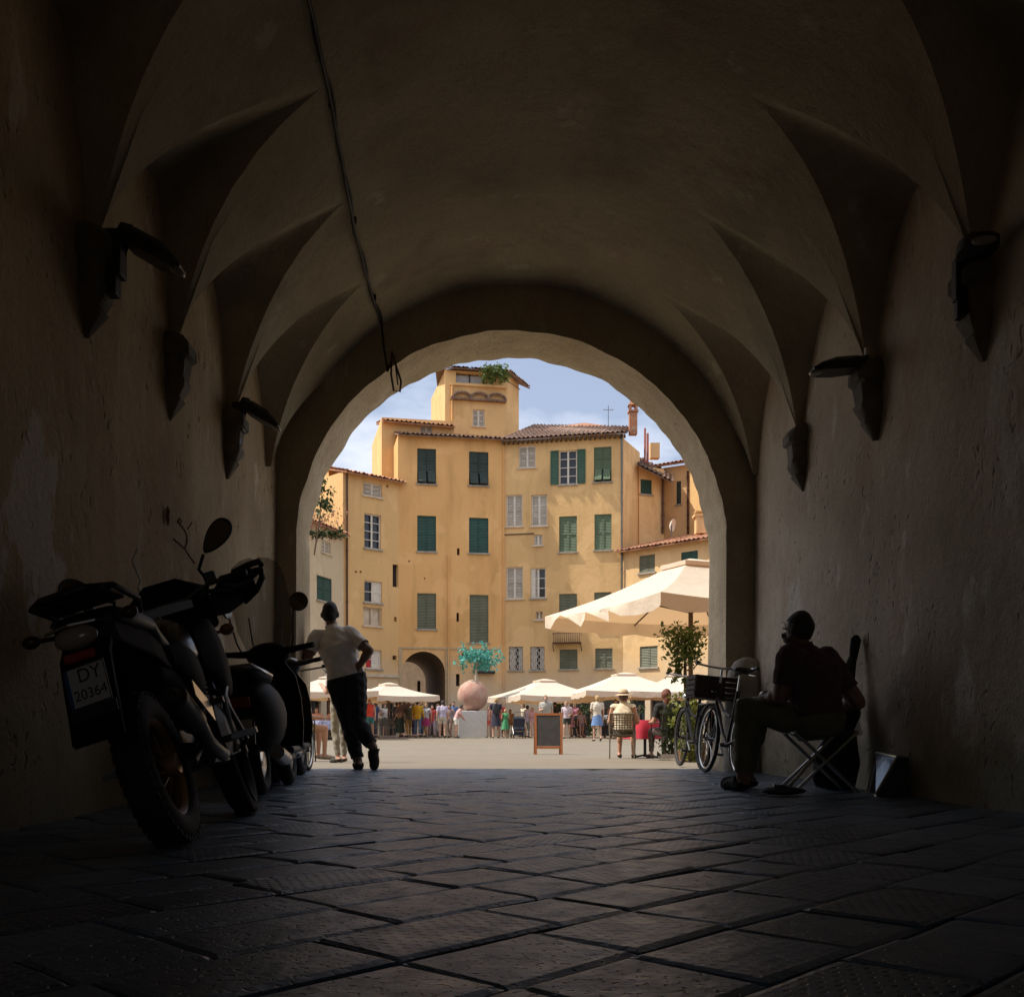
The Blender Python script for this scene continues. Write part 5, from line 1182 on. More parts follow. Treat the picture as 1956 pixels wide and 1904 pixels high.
# ------------------------------------------------------------------ scooters
def scooter(label, loc, rz, lean, body, mirrors=True, screen=False, plate=None, mh=.2):
    t = thing('scooter', label, 'scooter', loc, (0, R(lean), rz), 'scooters parked along the left wall'); r = .225
    for nm, c in (('rear_wheel', (0, 0, r)), ('front_wheel', (0, 1.25, r))):
        b = MB(); b.torus(c, r-.05, .055, 'X', 36, 10); wo = b.build(nm, RUBBER, t, smooth=50)
        b = MB(); b.lathe([(.02, -.045), (.06, -.05), (.115, -.035), (.12, 0), (.115, .035), (.06, .05), (.02, .045)], c, 24, Matrix.Rotation(R(90), 3, 'Y')); b.build('rim', CHROME if nm == 'rear_wheel' else STEEL, wo, smooth=40)
    b = MB(); rings = []                                          # rear cowl, egg shaped
    for y, w2, z0, z1 in ((-.36, .04, .50, .58), (-.32, .13, .40, .70), (-.12, .20, .28, .76), (.15, .21, .26, .77), (.38, .17, .27, .74), (.50, .12, .28, .62), (.54, .07, .30, .5)):
        zc, hz = (z0+z1)/2, (z1-z0)/2; rings.append([Vector((w2*math.cos(a), y, zc + hz*math.sin(a))) for a in [2*math.pi*k/20 for k in range(20)]])
    b.loft(rings).build('rear_cowl', body, t, smooth=60)
    b = MB(); rings = []
    for y, w2, z, h in ((-.36, .08, .80, .02), (-.30, .13, .80, .04), (-.05, .15, .79, .05), (.12, .15, .78, .045), (.34, .11, .77, .045), (.42, .07, .76, .03)): rings.append([Vector((w2*math.cos(a), y, z + h*math.sin(a))) for a in [2*math.pi*k/18 for k in range(18)]])
    b.loft(rings).build('seat', SEATM, t, smooth=60)
    b = MB(); b.tube([(-.15, -.30, .79), (-.10, -.38, .83), (.10, -.38, .83), (.15, -.30, .79), (.155, .05, .775)], .010, 8); b.build('grab_rail', CHROME, t, smooth=40)
    b = MB(); b.box((0, .72, .27), (.36, .46, .05)); b.box((0, .72, .22), (.24, .5, .06)); b.build('footboard', BLACKP, t, bevel=.02)
    b = MB()                                                      # leg shield: curved plate
    prof = [(.97, .27, .19), (1.0, .45, .215), (1.04, .65, .215), (1.07, .82, .19), (1.09, .93, .12)]; ra, rb = [], []
    for y, z, w2 in prof: ra.append([Vector((w2*k/6, y - .10*(k/6)**2, z)) for k in range(-6, 7)] + [Vector((w2*k/6, y + .03 - .10*(k/6)**2, z)) for k in range(6, -7, -1)])
    b.loft(ra).build('leg_shield', body, t, smooth=50)
    b = MB(); b.tube([(0, 1.03, .9), (0, 1.12, .55), (0, 1.2, .3)], .035, 10); b.tube([(.07, 1.25, r), (.06, 1.17, .42)], .02, 8); b.tube([(-.07, 1.25, r), (-.06, 1.17, .42)], .02, 8); b.build('fork', STEEL, t)
    b = MB(); b.loft([[Vector((x, 1.25 + (r+rr_)*math.cos(a), r + (r+rr_)*math.sin(a))) for x, rr_ in ((-.08, -.02), (-.05, .03), (0, .045), (.05, .03), (.08, -.02))] + [Vector((x, 1.25 + (r+rr_)*math.cos(a), r + (r+rr_)*math.sin(a))) for x, rr_ in ((.075, -.03), (0, .035), (-.075, -.03))] for a in [R(-5 + k*16) for k in range(11)]]); b.build('front_mudguard', body, t, smooth=50)
    b = MB(); b.ell((0, 1.02, 1.0), (.17, .12, .095), None, 20, 12); b.tube([(-.33, .93, 1.03), (-.2, .98, 1.02), (0, 1.0, 1.01), (.2, .98, 1.02), (.33, .93, 1.03)], [.018, .026, .04, .026, .018], 10); hs = b.build('handlebar', body, t, smooth=50)
    for s_ in (-1, 1):
        b = MB(); b.tube([(s_*.24, .965, 1.025), (s_*.36, .92, 1.03)], .021, 10); b.build('grip', RUBBER, hs, smooth=50)
        b = MB(); b.tube([(s_*.24, .99, 1.02), (s_*.30, 1.03, 1.02), (s_*.37, .98, 1.025)], .007, 6); b.build('lever', CHROME, hs)
        if mirrors:
            b = MB(); tip = Vector((s_*.27 + .02, .90, 1.06 + mh + .10)); b.tube([(s_*.19, .97, 1.04), (s_*.21, .94, 1.10), (s_*.245, .905, tip.z-.03)], .007, 8)
            q = Matrix.Rotation(R(90 + (0 if s_ > 0 else 0)), 3, 'X') @ Matrix.Rotation(R(0), 3, 'Y')
            if s_ < 0: q = Matrix.Rotation(R(75), 3, 'Z') @ q
            b.lathe([(.001, -.03), (.04, -.026), (.066, -.008), (.072, .006), (.068, .010)], tip, 24, q); mo = b.build('mirror', BLACKP, hs, smooth=50)
            b = MB(); b.lathe([(.066, .0105), (.001, .0125)], tip, 24, q, False); b.build('mirror_glass', mat('mirror_glass', (.25, .22, .19), .06, 1.0, .02), mo)
    b = MB(); b.lathe([(.0, .03), (.05, .025), (.075, 0)], (0, 1.13, .99), 18, Matrix.Rotation(R(-90), 3, 'X')); b.build('headlight', LENS, hs, smooth=60)
    b = MB(); b.box((0, -.36, .60), (.13, .03, .07)); b.build('tail_lamp', REDGL, t, bevel=.012)
    b = MB(); b.loft([[(-.08, -.36, .52), (.08, -.36, .52), (.08, -.34, .52), (-.08, -.34, .52)], [(-.08, -.44, .34), (.08, -.44, .34), (.08, -.42, .33), (-.08, -.42, .33)]]); b.build('rear_flap', BLACKP, t)
    if plate:
        Mp = Matrix.Translation((0, -.425, .44)) @ Matrix.Rotation(R(-22), 4, 'X'); b = MB(); b.box((0, 0, 0), (.14, .005, .11), M=Mp); pl = b.build('licence_plate', PLATEM, t)
    if screen:
        b = MB(); rw = []
        for k, (z, w2, yy) in enumerate(((1.05, .16, 1.12), (1.2, .21, 1.10), (1.4, .22, 1.05), (1.58, .205, 1.0), (1.66, .175, .98), (1.705, .11, .97), (1.72, .03, .965))):
            rw.append([Vector((w2*a/6, yy - .09*(a/6)**2, z)) for a in range(-6, 7)] + [Vector((w2*a/6, yy + .004 - .09*(a/6)**2, z)) for a in range(6, -7, -1)])
        b.loft(rw); b.build('windscreen', SCREEN, t, smooth=50)
        b = MB()
        for s_ in (-1, 1): b.tube([(s_*.10, 1.02, 1.03), (s_*.12, 1.08, 1.2), (s_*.12, 1.06, 1.3)], .007, 6)
        b.build('screen_bracket', STEEL, t)
    b = MB(); b.tube([(-.1, .35, .2), (-.2, .36, .03)], .012, 8); b.build('side_stand', STEEL, t)
    b = MB(); b.tube([(.15, .1, .2), (.19, -.05, .22)], .03, 8); b.tube([(.19, -.05, .22), (.19, -.34, .27)], .048, 12); b.build('silencer', CHROME, t, smooth=40)
    return t
DKRED = mat('dark_red_paint', (.010, .005, .006), .6, spec=.2)
scooter('dark scooter with a tall clear windscreen and round mirrors, right behind the big motorcycle', (-1.40, 6.75, 0), R(2), -7, DKRED, plate='x', mh=.20, screen=True)
scooter('black scooter mostly hidden between the windscreen scooter and the arch', (-1.60, 8.35, 0), R(1), -7, BLACK, mirrors=False)
# bicycles
bicycle('dark bicycle standing end-on at the left side of the arch, thin wheel in the sun', (-1.73, 9.55, 0), R(-1), R(-4), BLACK)
bicycle('old dark bicycle carrying the crate at the right side of the arch', (2.34, 9.05, 0), R(3), R(6), mat('bike_bronze', (.05, .038, .03), .45, .3))
bicycle('second bicycle standing just beyond the crate bicycle, at the arch edge', (2.40, 10.78, 0), R(1), R(4), MATTE, IRON)
cr = thing('crate', 'dark woven basket crate on the bicycle at the right of the arch', 'crate', (2.36, 10.16, .72), (R(0), R(6), R(3)))
b = MB(); b.box((0, 0, .01), (.44, .34, .02))
for sx, sy, dx, dy in ((0, -.17, .44, .016), (0, .17, .44, .016), (-.22, 0, .016, .324), (.22, 0, .016, .324)):
    for k in range(4): b.box((sx, sy, .045 + k*.052), (dx, dy, .042))
b.build('slats', mat('basket_wood', (.055, .035, .025), .85, bump=.4), cr)
b = MB()
for x in (-.205, .205):
    for y in (-.155, .155): b.box((x, y, .115), (.026, .026, .21))
b.build('corner_posts', WOOD, cr)

# ------------------------------------------------------------------ leaning man (stands in the arch, back to the camera)
human('man in a pale T-shirt and black trousers leaning in the arch, hand on hip', (PX(685, 10.75), 10.75, 0), 0, dict(
    pelvis=(-.125, 0, .95), chest=(-.215, -.01, 1.29), neck=(-.275, -.01, 1.475), head=(-.30, .01, 1.625),
    shR=(-.095, -.02, 1.425), elR=(.125, -.15, 1.23), wrR=(-.015, -.06, 1.035), shL=(-.44, -.01, 1.385), elL=(-.52, -.12, 1.15), wrL=(-.66, .02, 1.20),
    hipR=(-.045, 0, .92), knR=(-.01, -.05, .49), anR=(.165, -.13, .235), toR=(.175, -.09, .05),
    hipL=(-.205, 0, .91), knL=(-.10, .05, .49), anL=(-.005, -.02, .085), toL=(-.02, .17, .03)), H=1.755, fat=1.20, legfat=1.48, voxel=.008, fingers=True,
    top=((.80, .74, .68), 'short'), bottom=('trousers', (.014, .014, .016)), hair=(.02, .014, .012), shoes=(.035, .022, .016), skin=SKIND)
# ------------------------------------------------------------------ busker on his folding stool
BX = PX(1538, 7.0)
human('seated man in a dark shirt and olive trousers, back turned, by the right wall', (BX, 7.0, 0), 0, dict(
    pelvis=(.09, .0, .50), chest=(.055, .03, .83), neck=(.01, .05, 1.00), head=(-.02, .08, 1.135),
    shR=(.20, .15, .935), elR=(.40, .10, .63), wrR=(.30, .32, .60), shL=(-.135, -.09, .935), elL=(-.19, -.06, .66), wrL=(-.27, .12, .655),
    hipR=(.16, .08, .48), knR=(-.22, .44, .56), anR=(-.27, .50, .085), toR=(-.40, .58, .03),
    hipL=(.03, -.07, .48), knL=(-.37, .14, .585), anL=(-.395, .16, .085), toL=(-.44, .33, .03)), H=1.715, fat=1.40, legfat=1.28, voxel=.008, fingers=True, face=(-.72, .69, -.05),
    top=((.085, .04, .04), 'short'), bottom=('trousers', (.13, .12, .065)), hair=(.03, .022, .018), shoes=(.015, .012, .011), skin=SKIND)
gs = thing('eyeglasses', 'thin eyeglasses on the face of the seated man by the right wall', 'glasses', (BX-.02, 7.08, 1.15), (0, 0, R(46)))
b = MB()
for s_ in (-1, 1): b.torus((s_*.034, .092, 0), .024, .003, 'Y', 20, 5); b.tube([(s_*.058, .092, .004), (s_*.086, .06, .006), (s_*.084, -.02, .0)], .003, 5)
b.tube([(-.012, .095, .004), (0, .098, .008), (.012, .095, .004)], .003, 5); b.build('frame', CHROME, gs)
wt = thing('wristwatch', 'pale wristwatch on the wrist of the seated busker', 'watch', (BX-.255, 7.095, .655))
b = MB(); b.lathe([(.036, -.012), (.040, -.008), (.040, .008), (.036, .012)], (0, 0, 0), 18, Vector((-.4, .9, 0)).to_track_quat('Z', 'Y').to_matrix(), False); b.build('strap', mat('watch_metal', (.75, .73, .70), .3, .5), wt)
b = MB(); b.ell((.01, -.005, .042), (.017, .017, .006)); b.build('dial', WHITE, wt)
st = thing('folding_stool', 'folding stool with crossed metal legs under the busker', 'stool', (BX+.09, 7.0, 0))
b = MB()
for sy in (-.17, .17): b.tube([(-.22, sy, .01), (.20, sy, .41)], .012, 8)
for sy in (-.14, .14): b.tube([(.22, sy, .01), (-.20, sy, .41)], .012, 8)
b.tube([(.20, -.17, .41), (.20, .17, .41)], .012, 8); b.tube([(-.20, -.14, .41), (-.20, .14, .41)], .012, 8); b.build('crossed_legs', CHROME, st, smooth=50)
b = MB(); rings = [[Vector((x, y*.17, .415 - .035*(1-(x/.2)**2) + h)) for y, h in ((-1, 0), (1, 0), (1, .008), (-1, .008))] for x in [-.2+.04*k for k in range(11)]]; b.loft(rings).build('seat_canvas', BLACKP, st, smooth=50)
gb = thing('gig_bag', 'black soft instrument bag standing against the right wall behind the busker', 'bag', (BX+.30, 7.32, 0), (R(-6), R(11), 0))
b = MB(); rings = []
for z, w2, h in ((.0, .16, .07), (.05, .20, .085), (.22, .215, .09), (.38, .15, .085), (.46, .135, .08), (.58, .15, .075), (.68, .10, .06), (.74, .05, .04), (.95, .034, .034), (1.04, .045, .034), (1.11, .05, .028), (1.14, .02, .012)): rings.append([Vector((w2*.78*math.cos(a), h*.85*math.sin(a), z)) for a in [2*math.pi*k/18 for k in range(18)]])
b.loft(rings).build('padded_body', mat('nylon_bag', (.012, .012, .012), .8, bump=.3), gb, smooth=60)
b = MB(); b.tube([(-.05, -.085, .95), (-.10, -.12, .8), (-.12, -.11, .55), (-.10, -.10, .42)], .014, 6); b.build('shoulder_strap', BLACKP, gb, smooth=50)
pd = thing('microphone_stand', 'fallen chrome stand with a black foot on the paving below the stool', 'stand', (BX-.2, 6.72, 0))
b = MB(); b.tube([(.0, 0, .05), (.32, .10, .38)], .011, 8); b.build('tube', CHROME, pd, smooth=50)
b = MB(); b.ell((-.04, -.02, .03), (.15, .10, .028)); b.box((-.06, -.03, .055), (.07, .05, .03)); b.build('foot', BLACKP, pd, smooth=50)
b = MB(); b.box((-.10, -.05, .066), (.03, .03, .02)); b.box((-.02, -.05, .062), (.02, .02, .02)); b.build('switch', CHROME, pd, bevel=.004)
am = thing('amplifier', 'small black wedge amplifier with a tilted glossy panel against the right wall', 'amplifier', (2.68, 6.78, 0))
o_ = Vector((2.68, 6.78, 0)); c4 = [P(1656, 1514, 6.94), P(1672, 1518, 6.60), P(1714, 1445, 6.60), P(1674, 1437, 6.94)]
c4 = [p - o_ for p in c4]; nrm = (c4[1]-c4[0]).cross(c4[3]-c4[0]).normalized()
if nrm.x > 0: nrm = -nrm
b = MB(); fr = [p - nrm*.012 for p in c4]; bk = [Vector((.12, p.y, max(.0, p.z if i > 1 else 0))) for i, p in enumerate(fr)]
b.loft([fr, bk]); b.build('cabinet', BLACKP, am)
b = MB(); ins = [p.lerp((c4[0]+c4[1]+c4[2]+c4[3])/4, .08) for p in c4]; b.loft([ins, [p - nrm*.011 for p in ins]]); b.build('glossy_panel', mat('glossy_panel', (.13, .15, .17), .16, .7, bump=.15, bscale=10), am)
b = MB()
for k in range(4): b.tube([c4[k], c4[(k+1) % 4]], .009, 6)
b.build('metal_edge', CHROME, am)
ps = MB(); ps.loft([[(0, 0, 0), (.075, .01, .02), (.055, .02, .125), (.01, .01, .03)], [(0, .004, 0), (.075, .014, .02), (.055, .024, .125), (.01, .014, .03)]])
po = ps.build('sheet_of_paper', mat('white_paper', (.8, .79, .76), .7)); po.location = P(1628, 1408, 7.12); tag(po, 'white sheet of paper sticking out beside the black bag', 'paper')
# ------------------------------------------------------------------ parasols
def parasol(label, c, half, rz, ze, zt, group, val=.22, seed=0, top=True, sag=.1, base_z=None, lift=()):
    gz = G(c[1]); t = thing('parasol', label, 'parasol', (c[0], c[1], gz), (0, 0, rz), group); rr = random.Random(seed); zb = 0
    ze -= gz; zt -= gz; b = MB(); n = 16
    cor = [(-half, -half), (half, -half), (half, half), (-half, half)]
    grid = []
    per = []
    for k in range(4):
        a, c2 = cor[k], cor[(k+1) % 4]
        for i in range(n): s_ = i/n; per.append((lerp(a[0], c2[0], s_), lerp(a[1], c2[1], s_), s_, k))
    rings = []
    for j in range(9):
        f = j/8; ring = []
        for x, y, s_, k in per:
            q = lerp(.16, 1, f); edge = 4*s_*(1-s_); z = lerp(zt, ze, f) - sag*edge*f*.55 - .06*math.sin(math.pi*f)
            ring.append(Vector((x*q/1.0*(1-.04*edge*f), y*q*(1-.04*edge*f), z)))
        rings.append(ring)
    b.loft(rings, False); bmesh.ops.reverse_faces(b.bm, faces=b.bm.faces); cano = b.build('canopy', CANVAS, t, smooth=25, recalc=False)
    b = MB(); e = rings[-1]; N = len(e); pt_ = []
    low = []
    for i, p in enumerate(e):
        s_ = per[i][2]; k = per[i][3]; o_ = Vector((p.x, p.y, 0)).normalized()
        drop = val*(.82 + .18*abs(math.sin(s_*math.pi*4))) ; wave = .03*math.sin(s_*math.pi*10 + k)
        low.append(p + o_*wave + Vector((0, 0, -drop)))
        for (kk, s0, s1, amt) in lift:
            if kk == k and s0 <= s_ <= s1: low[-1] += Vector((0, 0, amt*math.sin(math.pi*(s_-s0)/(s1-s0)))) + o_*.12*math.sin(math.pi*(s_-s0)/(s1-s0))
    mid = [p.lerp(q, .5) + Vector((p.x, p.y, 0)).normalized()*.02*math.sin(i*1.9) for i, (p, q) in enumerate(zip(e, low))]
    b.loft([e, mid, low], False); b.build('valance', CANVAS, t, smooth=50)
    if top:
        b = MB(); q = half*.20; b.loft([[Vector((x*q/half, y*q/half, zt - .02)) for x, y in cor], [Vector((x*q/half, y*q/half, zt + .05)) for x, y in cor], [Vector((x*.2*q/half, y*.2*q/half, zt + .13)) for x, y in cor]]); b.build('vent_cap', CANVAS, t, smooth=20)
    b = MB(); b.tube([(0, 0, zb), (0, 0, zt + .02)], .04, 10); b.build('pole', WOOD, t, smooth=50)
    b = MB()
    for x, y in cor + [(half, 0), (-half, 0), (0, half), (0, -half)]: b.tube([(0, 0, zt-.06), (x*.97, y*.97, ze - (0 if abs(x*y) > .01 else sag*.55) - .04)], .014, 5)
    for x, y in cor: b.tube([(0, 0, zt - .75), (x*.5, y*.5, lerp(zt, ze, .42)-.12)], .012, 5)
    b.build('ribs', WOOD, t)
    b = MB(); b.box((0, 0, .05), (.72, .72, .10)); b.build('base_slab', STONE, t, bevel=.02); return t
e1 = Vector((PX(1041, 17.75) - PX(1262, 14.5), 17.75 - 14.5)); hh = e1.length/2; ang = math.atan2(e1.y, e1.x)
ctr = Vector((PX(1262, 14.5), 14.5)) + e1*.5 + Vector((e1.y, -e1.x))*.5
parasol('large cream square parasol with a torn wavy edge, nearest the arch on the right', (ctr.x, ctr.y), hh, ang - math.pi, PZ(1130, 14.5), PZ(1083, 16.8), 'cream parasols of the cafes', .24, 1, lift=((0, .06, .30, .22), (0, .34, .52, .20), (0, .56, .70, .16)))
PG = 'cream parasols of the cafes'
for (lab, px, d, half, rz, ye, yt) in (('wide cream parasol hanging over the chalkboard right of the stone ball', 1040, 47, 2.05, R(20), 1330, 1302), ('cream parasol behind the seated pair, top row of the cafe at right', 1192, 45, 2.3, R(8), 1322, 1290), ('cream parasol half hidden behind the vine at far right', 1290, 44, 2.0, R(-6), 1322, 1293),
        ('cream parasol half hidden by the leaning man', 628, 43, 2.1, R(5), 1322, 1297), ('cream parasol just right of the leaning man, left of the gateway', 742, 46, 1.7, R(30), 1329, 1309)):
    parasol(lab, (PX(px, d), d), half, rz, PZ(ye, d), PZ(yt, d), PG, .26, int(px))
# ------------------------------------------------------------------ sculpture: white block, stone ball, turquoise tree
d = 46.5; sc_ = thing('sculpture', 'white marble block carrying a pink stone ball topped by a small turquoise tree', 'sculpture', (PX(903, d), d, G(d)))
wB = 54*d/F; b = MB(); b.box((0, 0, .6), (wB, wB, 1.22)); b.build('block', MARBLE, sc_, bevel=.02)
def ball_mat():
    m, n, b_, t = new_mat('pink_stone'); co = t.outputs['Object']
    c = mixc(n, ramp(n, noise(n, co, 2.2, 7, .6), .38, .64), (.40, .20, .15), (.50, .33, .25)); c = mixc(n, ramp(n, noise(n, co, 1.3, 4), .52, .66), c, (.46, .40, .30))
    n.links.new(c, b_.inputs['Base Color']); b_.inputs['Roughness'].default_value = .8; return m
b = MB(); b.ell((0, 0, 1.21 + .70), (.70, .70, .72), None, 32, 20); b.build('stone_ball', ball_mat(), sc_, smooth=80)
b = MB(); b.lathe([(.28, 0), (.30, .03), (.25, .07)], (0, 0, 1.20), 20); b.build('collar', RUST, sc_)
zt = 2.60
b = MB(); b.tube([(.18, 0, zt-.05), (.14, 0, zt+.4), (.20, .02, zt+.8), (.15, 0, zt+1.1)], [.09, .06, .05, .04], 8)
for a in range(7): b.tube([(.17, 0, zt+.6+a*.07), (.17 + .5*math.cos(a*2.4), .4*math.sin(a*2.4), zt+1.1+.07*a)], [.03, .01], 5)
b.build('trunk', mat('pale_bark', (.40, .33, .25), .9), sc_, smooth=50)
rr = random.Random(8); b = MB(); leaves(b, [((rr.gauss(.25, .42), rr.uniform(-.5, .5), zt + 1.0 + rr.gauss(0, .26)), .22) for _ in range(80)], .17, rr, 12); b.build('foliage', TURQ, sc_, recalc=False)
# ------------------------------------------------------------------ chalkboard
d = 23.5; cb_ = thing('chalkboard', 'blank black chalkboard in an orange wooden frame standing on the piazza', 'chalkboard', (PX(1047, d), d, G(d)))
wb_, hb_ = 53*d/F, 80*d/F; OW = mat('orange_wood', (.34, .115, .035), .6, var=.2, scale=20)
for k, s_ in enumerate((-1, 1)):
    Ml = Matrix.Translation((0, s_*.22, 0)) @ Matrix.Rotation(R(12)*s_, 4, 'X')
    b = MB(); q = .05
    for x in (-wb_/2+q/2, wb_/2-q/2): b.box((x, 0, hb_/2), (q, .03, hb_), M=Ml)
    for z in (hb_-q/2, hb_*.17): b.box((0, 0, z), (wb_-2*q, .028, q), M=Ml)
    fr_ = b.build('frame', OW, cb_)
    b = MB(); b.box((0, 0, (hb_*.17+hb_)/2), (wb_-2*q, .012, hb_*.83-q*1.5), M=Ml); b.build('slate', mat('slate', (.045, .043, .042), .6, var=.25, scale=8), fr_)
b = MB()
for x in (-wb_/2+.03, wb_/2-.03): b.tube([(x, -.17, hb_*.3), (x, .17, hb_*.3)], .006, 5)
b.build('stay_chain', STEEL, cb_)
# ------------------------------------------------------------------ cafe chairs and tables near the arch
def cafe_chair(label, loc, rz, m, arms=True, group='cafe chairs on the piazza', s=1.0):
    t = thing('cafe_chair', label, 'chair', loc, (0, 0, rz), group); t.scale = (s, s, s)
    for x in (-.23, .23):
        b = MB(); b.tube([(x, .22, 0), (x, .20, .44)] + ([(x*1.08, .20, .64), (x*1.08, .10, .67), (x*1.06, -.20, .67)] if arms else []), .012, 8); b.build('front_leg', m, t, smooth=50)
        b = MB(); b.tube([(x, -.26, 0), (x*.97, -.21, .42), (x*.95, -.25, .84)], .012, 8); b.build('rear_leg', m, t, smooth=50)
    b = MB(); rings = [[Vector((.22*u, y, .445 - .015*(1-u*u) + h)) for u, h in ((-1, 0), (-.5, 0), (0, 0), (.5, 0), (1, 0), (1, .02), (.5, .02), (0, .02), (-.5, .02), (-1, .02))] for y in (-.20, -.05, .10, .22)]; b.loft(rings).build('seat', m, t)
    b = MB()
    for k in range(9): x = -.20 + .05*k; b.tube([(x, -.223, .52), (x, -.252, .82)], .009, 5)
    for k in range(7): z = .54 + .045*k; b.tube([(-.22, -.225-.1*(z-.52), z), (.22, -.225-.1*(z-.52), z)], .010, 5)
    b.tube([(-.22, -.252, .84), (.22, -.252, .84)], .014, 6); b.build('woven_back', m, t); return t
CH1 = mat('olive_metal', (.16, .13, .09), .5, .3); CHD = mat('dark_wicker', (.035, .032, .03), .7)
d = 19.3; hx = PX(1188, d)
cafe_chair('olive metal armchair under the man in the straw hat', (hx, d, G(d)), R(-8), CH1)
SIT = dict(pelvis=(0, 0, .54), chest=(0, .03, .88), neck=(0, .04, 1.05), head=(0, .07, 1.20), shR=(.185, .03, .99), elR=(.27, .06, .71), wrR=(.22, .28, .70), shL=(-.185, .03, .99), elL=(-.27, .06, .71), wrL=(-.22, .28, .70),
    hipR=(.09, .02, .52), knR=(.13, .44, .52), anR=(.14, .42, .085), toR=(.15, .58, .03), hipL=(-.09, .02, .52), knL=(-.13, .44, .52), anL=(-.14, .42, .085), toL=(-.15, .58, .03))
human('bare-shouldered man in a straw hat sitting on the olive chair, back turned', (hx + .02, d + .02, G(d)), R(-18), SIT, fat=1.15, voxel=.014, top=((.70, .60, .42), 'tank'), bottom=('shorts', (.12, .10, .07)), hair=(.1, .06, .04), hat=('brim', (.58, .44, .28)), shoes=(.05, .03, .02), skin=mat('warm_skin', (.50, .27, .17), .55, var=.06))  # skin a little warmer in tone than the default
d2_ = 19.0; wx = PX(1276, d2_)
cafe_chair('dark wicker chair under the red-haired woman beside the vine', (wx, d2_, G(d2_)), R(14), CHD)
human('red-haired woman in a black top and patterned skirt sitting beside the vine', (wx, d2_ + .02, G(d2_)), R(16), SIT, fat=1.05, voxel=.014, top=((.02, .02, .02), 'short'), bottom=('trousers', (.10, .07, .06)), hair=(.13, .035, .015), hair_long=.10, shoes=(.05, .03, .03))
def cafe_table(label, loc, cloth, r=.42, h=.74, group='cafe tables on the piazza', sq=False):
    t = thing('cafe_table', label, 'table', loc, group=group); b = MB(); b.lathe([(r, h-.03), (r, h)], (0, 0, 0), 4 if sq else 24); b.build('tabletop', WOOD, t)
    b = MB(); b.tube([(0, 0, .02), (0, 0, h-.03)], .03, 8); 
    for k in range(4): a = k*math.pi/2 + .4; b.tube([(0, 0, .06), (.3*math.cos(a), .3*math.sin(a), .015)], .018, 6)
    b.build('pedestal', IRON, t)
    if cloth:
        q = MB(); q.loft([[Vector((rr_*math.cos(a)*(1 + wv*math.sin(a*9)), rr_*math.sin(a)*(1 + wv*math.sin(a*9)), z)) for a in [2*math.pi*k/48 for k in range(48)]] for rr_, z, wv in ((.01, h+.004, 0), (r*.7, h+.005, 0), (r+.012, h+.003, 0), (r+.03, h-.06, .01), (r+.04, h-.2, .04), (r+.05, h-.36, .06))], False)
        co_ = q.build('tablecloth', cloth, None, smooth=60); co_.location = loc; tag(co_, ('red' if 'red' in label else 'blue and white' if 'blue' in label else 'pale') + ' tablecloth draped on the ' + label.split(' with')[0], 'tablecloth')
    return t
d = 20.2; cafe_table('round cafe table with a red cloth between the seated pair', (PX(1232, d), d, G(d)), mat('red_cloth', (.55, .03, .06), .8), .36)
# potted vine trained round the parasol pole
rr = random.Random(21); pts = []
vd = 15.7
for k in range(60):
    py = rr.uniform(1205, 1260); pts.append((P(1305 + rr.gauss(0, 17)*(1 if py < 1245 else .75), py, vd + rr.uniform(-.25, .25)), .17))
for k in range(10): pts.append((P(1296 + rr.gauss(0, 6), rr.uniform(1258, 1300), vd + rr.uniform(-.2, .2)), .05))
stem = [[P(1316, 1452, vd), P(1313, 1380, vd), P(1309, 1300, vd), P(1308, 1225, vd)], [P(1318, 1450, vd), P(1322, 1380, vd), P(1320, 1320, vd)]]
plant('climbing_vine', 'leafy green vine climbing the parasol pole beside the right-hand bicycle', 'plant', pts, .08, 17, LEAF, stem, seed=9)
pts = [(P(1316 + rr.gauss(0, 10 + 5*(py < 1380)), py, 15.3 + rr.uniform(-.25, .25)), .11) for py in [rr.uniform(1322, 1446) for _ in range(70)]]
YLEAF = leaf_mat('yellow_green_leaf', (.12, .16, .03), (.27, .29, .07))
plant('flowering_shrub', 'yellow green shrub growing below the vine beside the crate bicycle', 'plant', pts, .075, 22, YLEAF, [[P(1318, 1455, 15.3), P(1316, 1400, 15.3), P(1314, 1340, 15.3)]], seed=19)
b = MB(); b.loft([[Vector((x*s_, y*s_, z)) for x, y in ((-.2, -.2), (.2, -.2), (.2, .2), (-.2, .2))] for z, s_ in ((0, .85), (.26, 1), (.30, 1.06), (.30, .9), (.27, .88))]); po = b.build('planter', mat('terracotta', (.25, .12, .07), .85), bevel=.01); po.location = (PX(1318, vd), vd, G(vd)); tag(po, 'square terracotta planter at the foot of the vine', 'planter')
rr = random.Random(31)
plant('potted_bush', 'low dark leafy bush behind the red-haired woman', 'plant', [(P(1284 + rr.gauss(0, 10), rr.uniform(1350, 1440), 17.4), .15) for _ in range(40)], .09, 14, LEAFD, [[P(1284, 1452, 17.4), P(1284, 1400, 17.4)]], seed=12)
